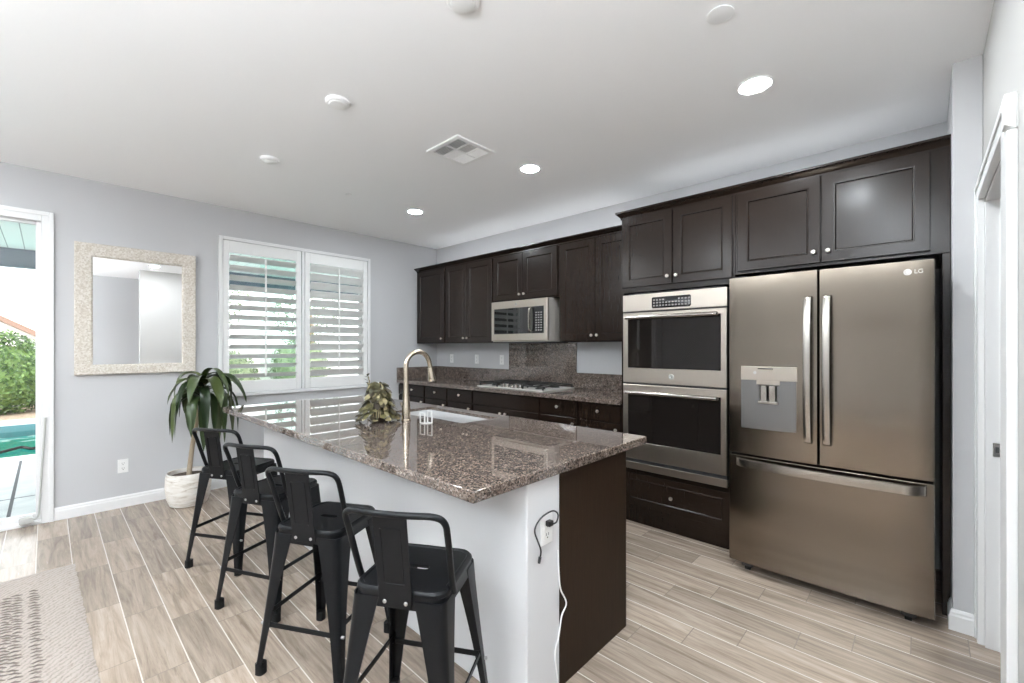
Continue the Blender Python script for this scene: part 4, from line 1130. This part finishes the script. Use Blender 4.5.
def bush(c, rx, ry, rz, n, size, material, name, label, cat, group, seed):
    R = random.Random(seed)
    e = empty(name, (c[0], c[1], G), label, cat, group)
    m = MB()
    for k in range(n):
        u = R.uniform(-1, 1); a = R.uniform(0, 2 * PI); s = math.sqrt(1 - u * u)
        d = Vector((s * math.cos(a), s * math.sin(a), u))
        f = 0.82 + 0.22 * noise.noise(d * 3.1 + Vector((seed, 0, 0))) + R.uniform(-0.1, 0.08)
        p = Vector((c[0] + d.x * rx * f, c[1] + d.y * ry * f, c[2] + d.z * rz * f))
        if p.z < G + 0.02: continue
        nd = (d + Vector((R.uniform(-.8, .8), R.uniform(-.8, .8), R.uniform(-.6, .9)))).normalized()
        t = nd.cross(Vector((R.uniform(-1, 1), R.uniform(-1, 1), R.uniform(-1, 1)))).normalized(); b = nd.cross(t)
        L, W = size * R.uniform(0.7, 1.3), size * 0.45
        m.poly([p - t * L * 0.5, p + b * W * 0.5, p + t * L * 0.5, p - b * W * 0.5])
    m.build('foliage', material, e, smooth=0)
    if c[2] - rz > 0.5:
        MB().tube([(c[0], c[1], G), (c[0] + 0.05, c[1] + 0.08, c[2] - rz * 0.3), (c[0], c[1], c[2] + rz * 0.3)], [0.12, 0.09, 0.05], 10).build('trunk', 'bark', e)
        return e
    core = MB(); secs = []
    for i in range(1, 9):
        u = -1 + 2 * i / 9; s = math.sqrt(1 - u * u)
        secs.append([(c[0] + s * math.cos(2*PI*k/16) * rx * 0.78, c[1] + s * math.sin(2*PI*k/16) * ry * 0.78, max(G, c[2] + u * rz * 0.78)) for k in range(16)])
    core.loft(secs).build('inner_growth', material, e)
    return e
B = 'bush_leaf'
bush((-9.7, -4.5, 0.75), 0.95, 1.0, 1.05, 7000, 0.10, B, 'garden_bush', 'bright green rounded bush behind the pool', 'bush', 'garden bushes', 1)
bush((-9.9, -2.35, 0.6), 0.9, 0.95, 1.0, 3500, 0.10, 'tree_leaf', 'garden_bush', 'green bush behind the pool seen low through the shutters', 'bush', 'garden bushes', 2)
bush((-9.7, -0.25, 0.5), 0.9, 0.95, 0.9, 3500, 0.10, 'tree_leaf', 'garden_bush', 'green bush behind the pool further along the fence', 'bush', 'garden bushes', 3)
bush((-9.8, 1.9, 0.7), 1.0, 0.98, 1.1, 3500, 0.10, 'tree_leaf', 'garden_bush', 'green bush at the end of the garden', 'bush', 'garden bushes', 4)
bush((-12.5, -0.3, 3.2), 1.6, 1.6, 1.7, 1300, 0.14, 'tree_leaf', 'garden_tree', 'loose green tree crown seen through the left shutter', 'tree', 'garden trees', 5)
bush((-12.8, 3.4, 2.6), 1.6, 1.6, 1.4, 1300, 0.14, 'tree_leaf', 'garden_tree', 'green tree crown seen through the shutter nearer the cabinets', 'tree', 'garden trees', 6)
ostruct('fence', MB().box(-11.2, -11.1, -9, 9, G, 1.35), 'stucco', 'pale garden wall behind the bushes', 'garden wall')
# neighbouring house: pale gable wall with brown sloping roof edge
nh = empty('neighbor_house', (-15, -6.0, 0), 'pale neighbouring house with a brown sloping roof edge above the bush', 'house')
MB().prism([(-10.5, G), (-3.2, G), (-3.2, 1.2), (-4.66, 2.1), (-7.5, 3.9), (-10.5, 2.0)], 'x', -18, -14).build('wall', 'stucco', nh, smooth=0)
MB().prism([(-7.5, 3.9), (-2.6, 0.82), (-2.6, 0.98), (-7.5, 4.06)], 'x', -18, -13.8).build('roof', 'roof_tile', nh, smooth=0)

# ---- unseen uplights added behind the camera to brighten the ceiling and room
for (x, y, lb) in ((2.4, -6.5, 'added fill uplight near the patio side behind the camera'), (4.75, -5.0, 'added fill uplight near the hallway opening behind the camera'), (5.6, -6.0, 'added unseen fill uplight further down by the hallway wall')):
    g = empty('added_fill_uplight', (x, y, 0), lb, 'floor lamp', 'added fill uplights')
    MB().lathe((x, y, 0), [(0.14, 0), (0.14, 0.015), (0.03, 0.03), (0.012, 0.06)], 32).build('base', 'cast_iron', g)
    MB().tube([(x, y, 0.05), (x, y, 1.62)], 0.012, 12).build('pole', 'cast_iron', g)
    MB().lathe((x, y, 1.60), [(0.02, 0), (0.10, 0.03), (0.19, 0.10), (0.205, 0.13), (0.2, 0.13), (0.185, 0.105), (0.17, 0.09)], 40, caps=False).build('bowl_shade', 'cast_iron', g)
    MB().lathe((x, y, 1.60), [(0.168, 0.095), (0.1, 0.102), (0.002, 0.104)], 40).build('diffuser', 'fill_uplight_glow', g)
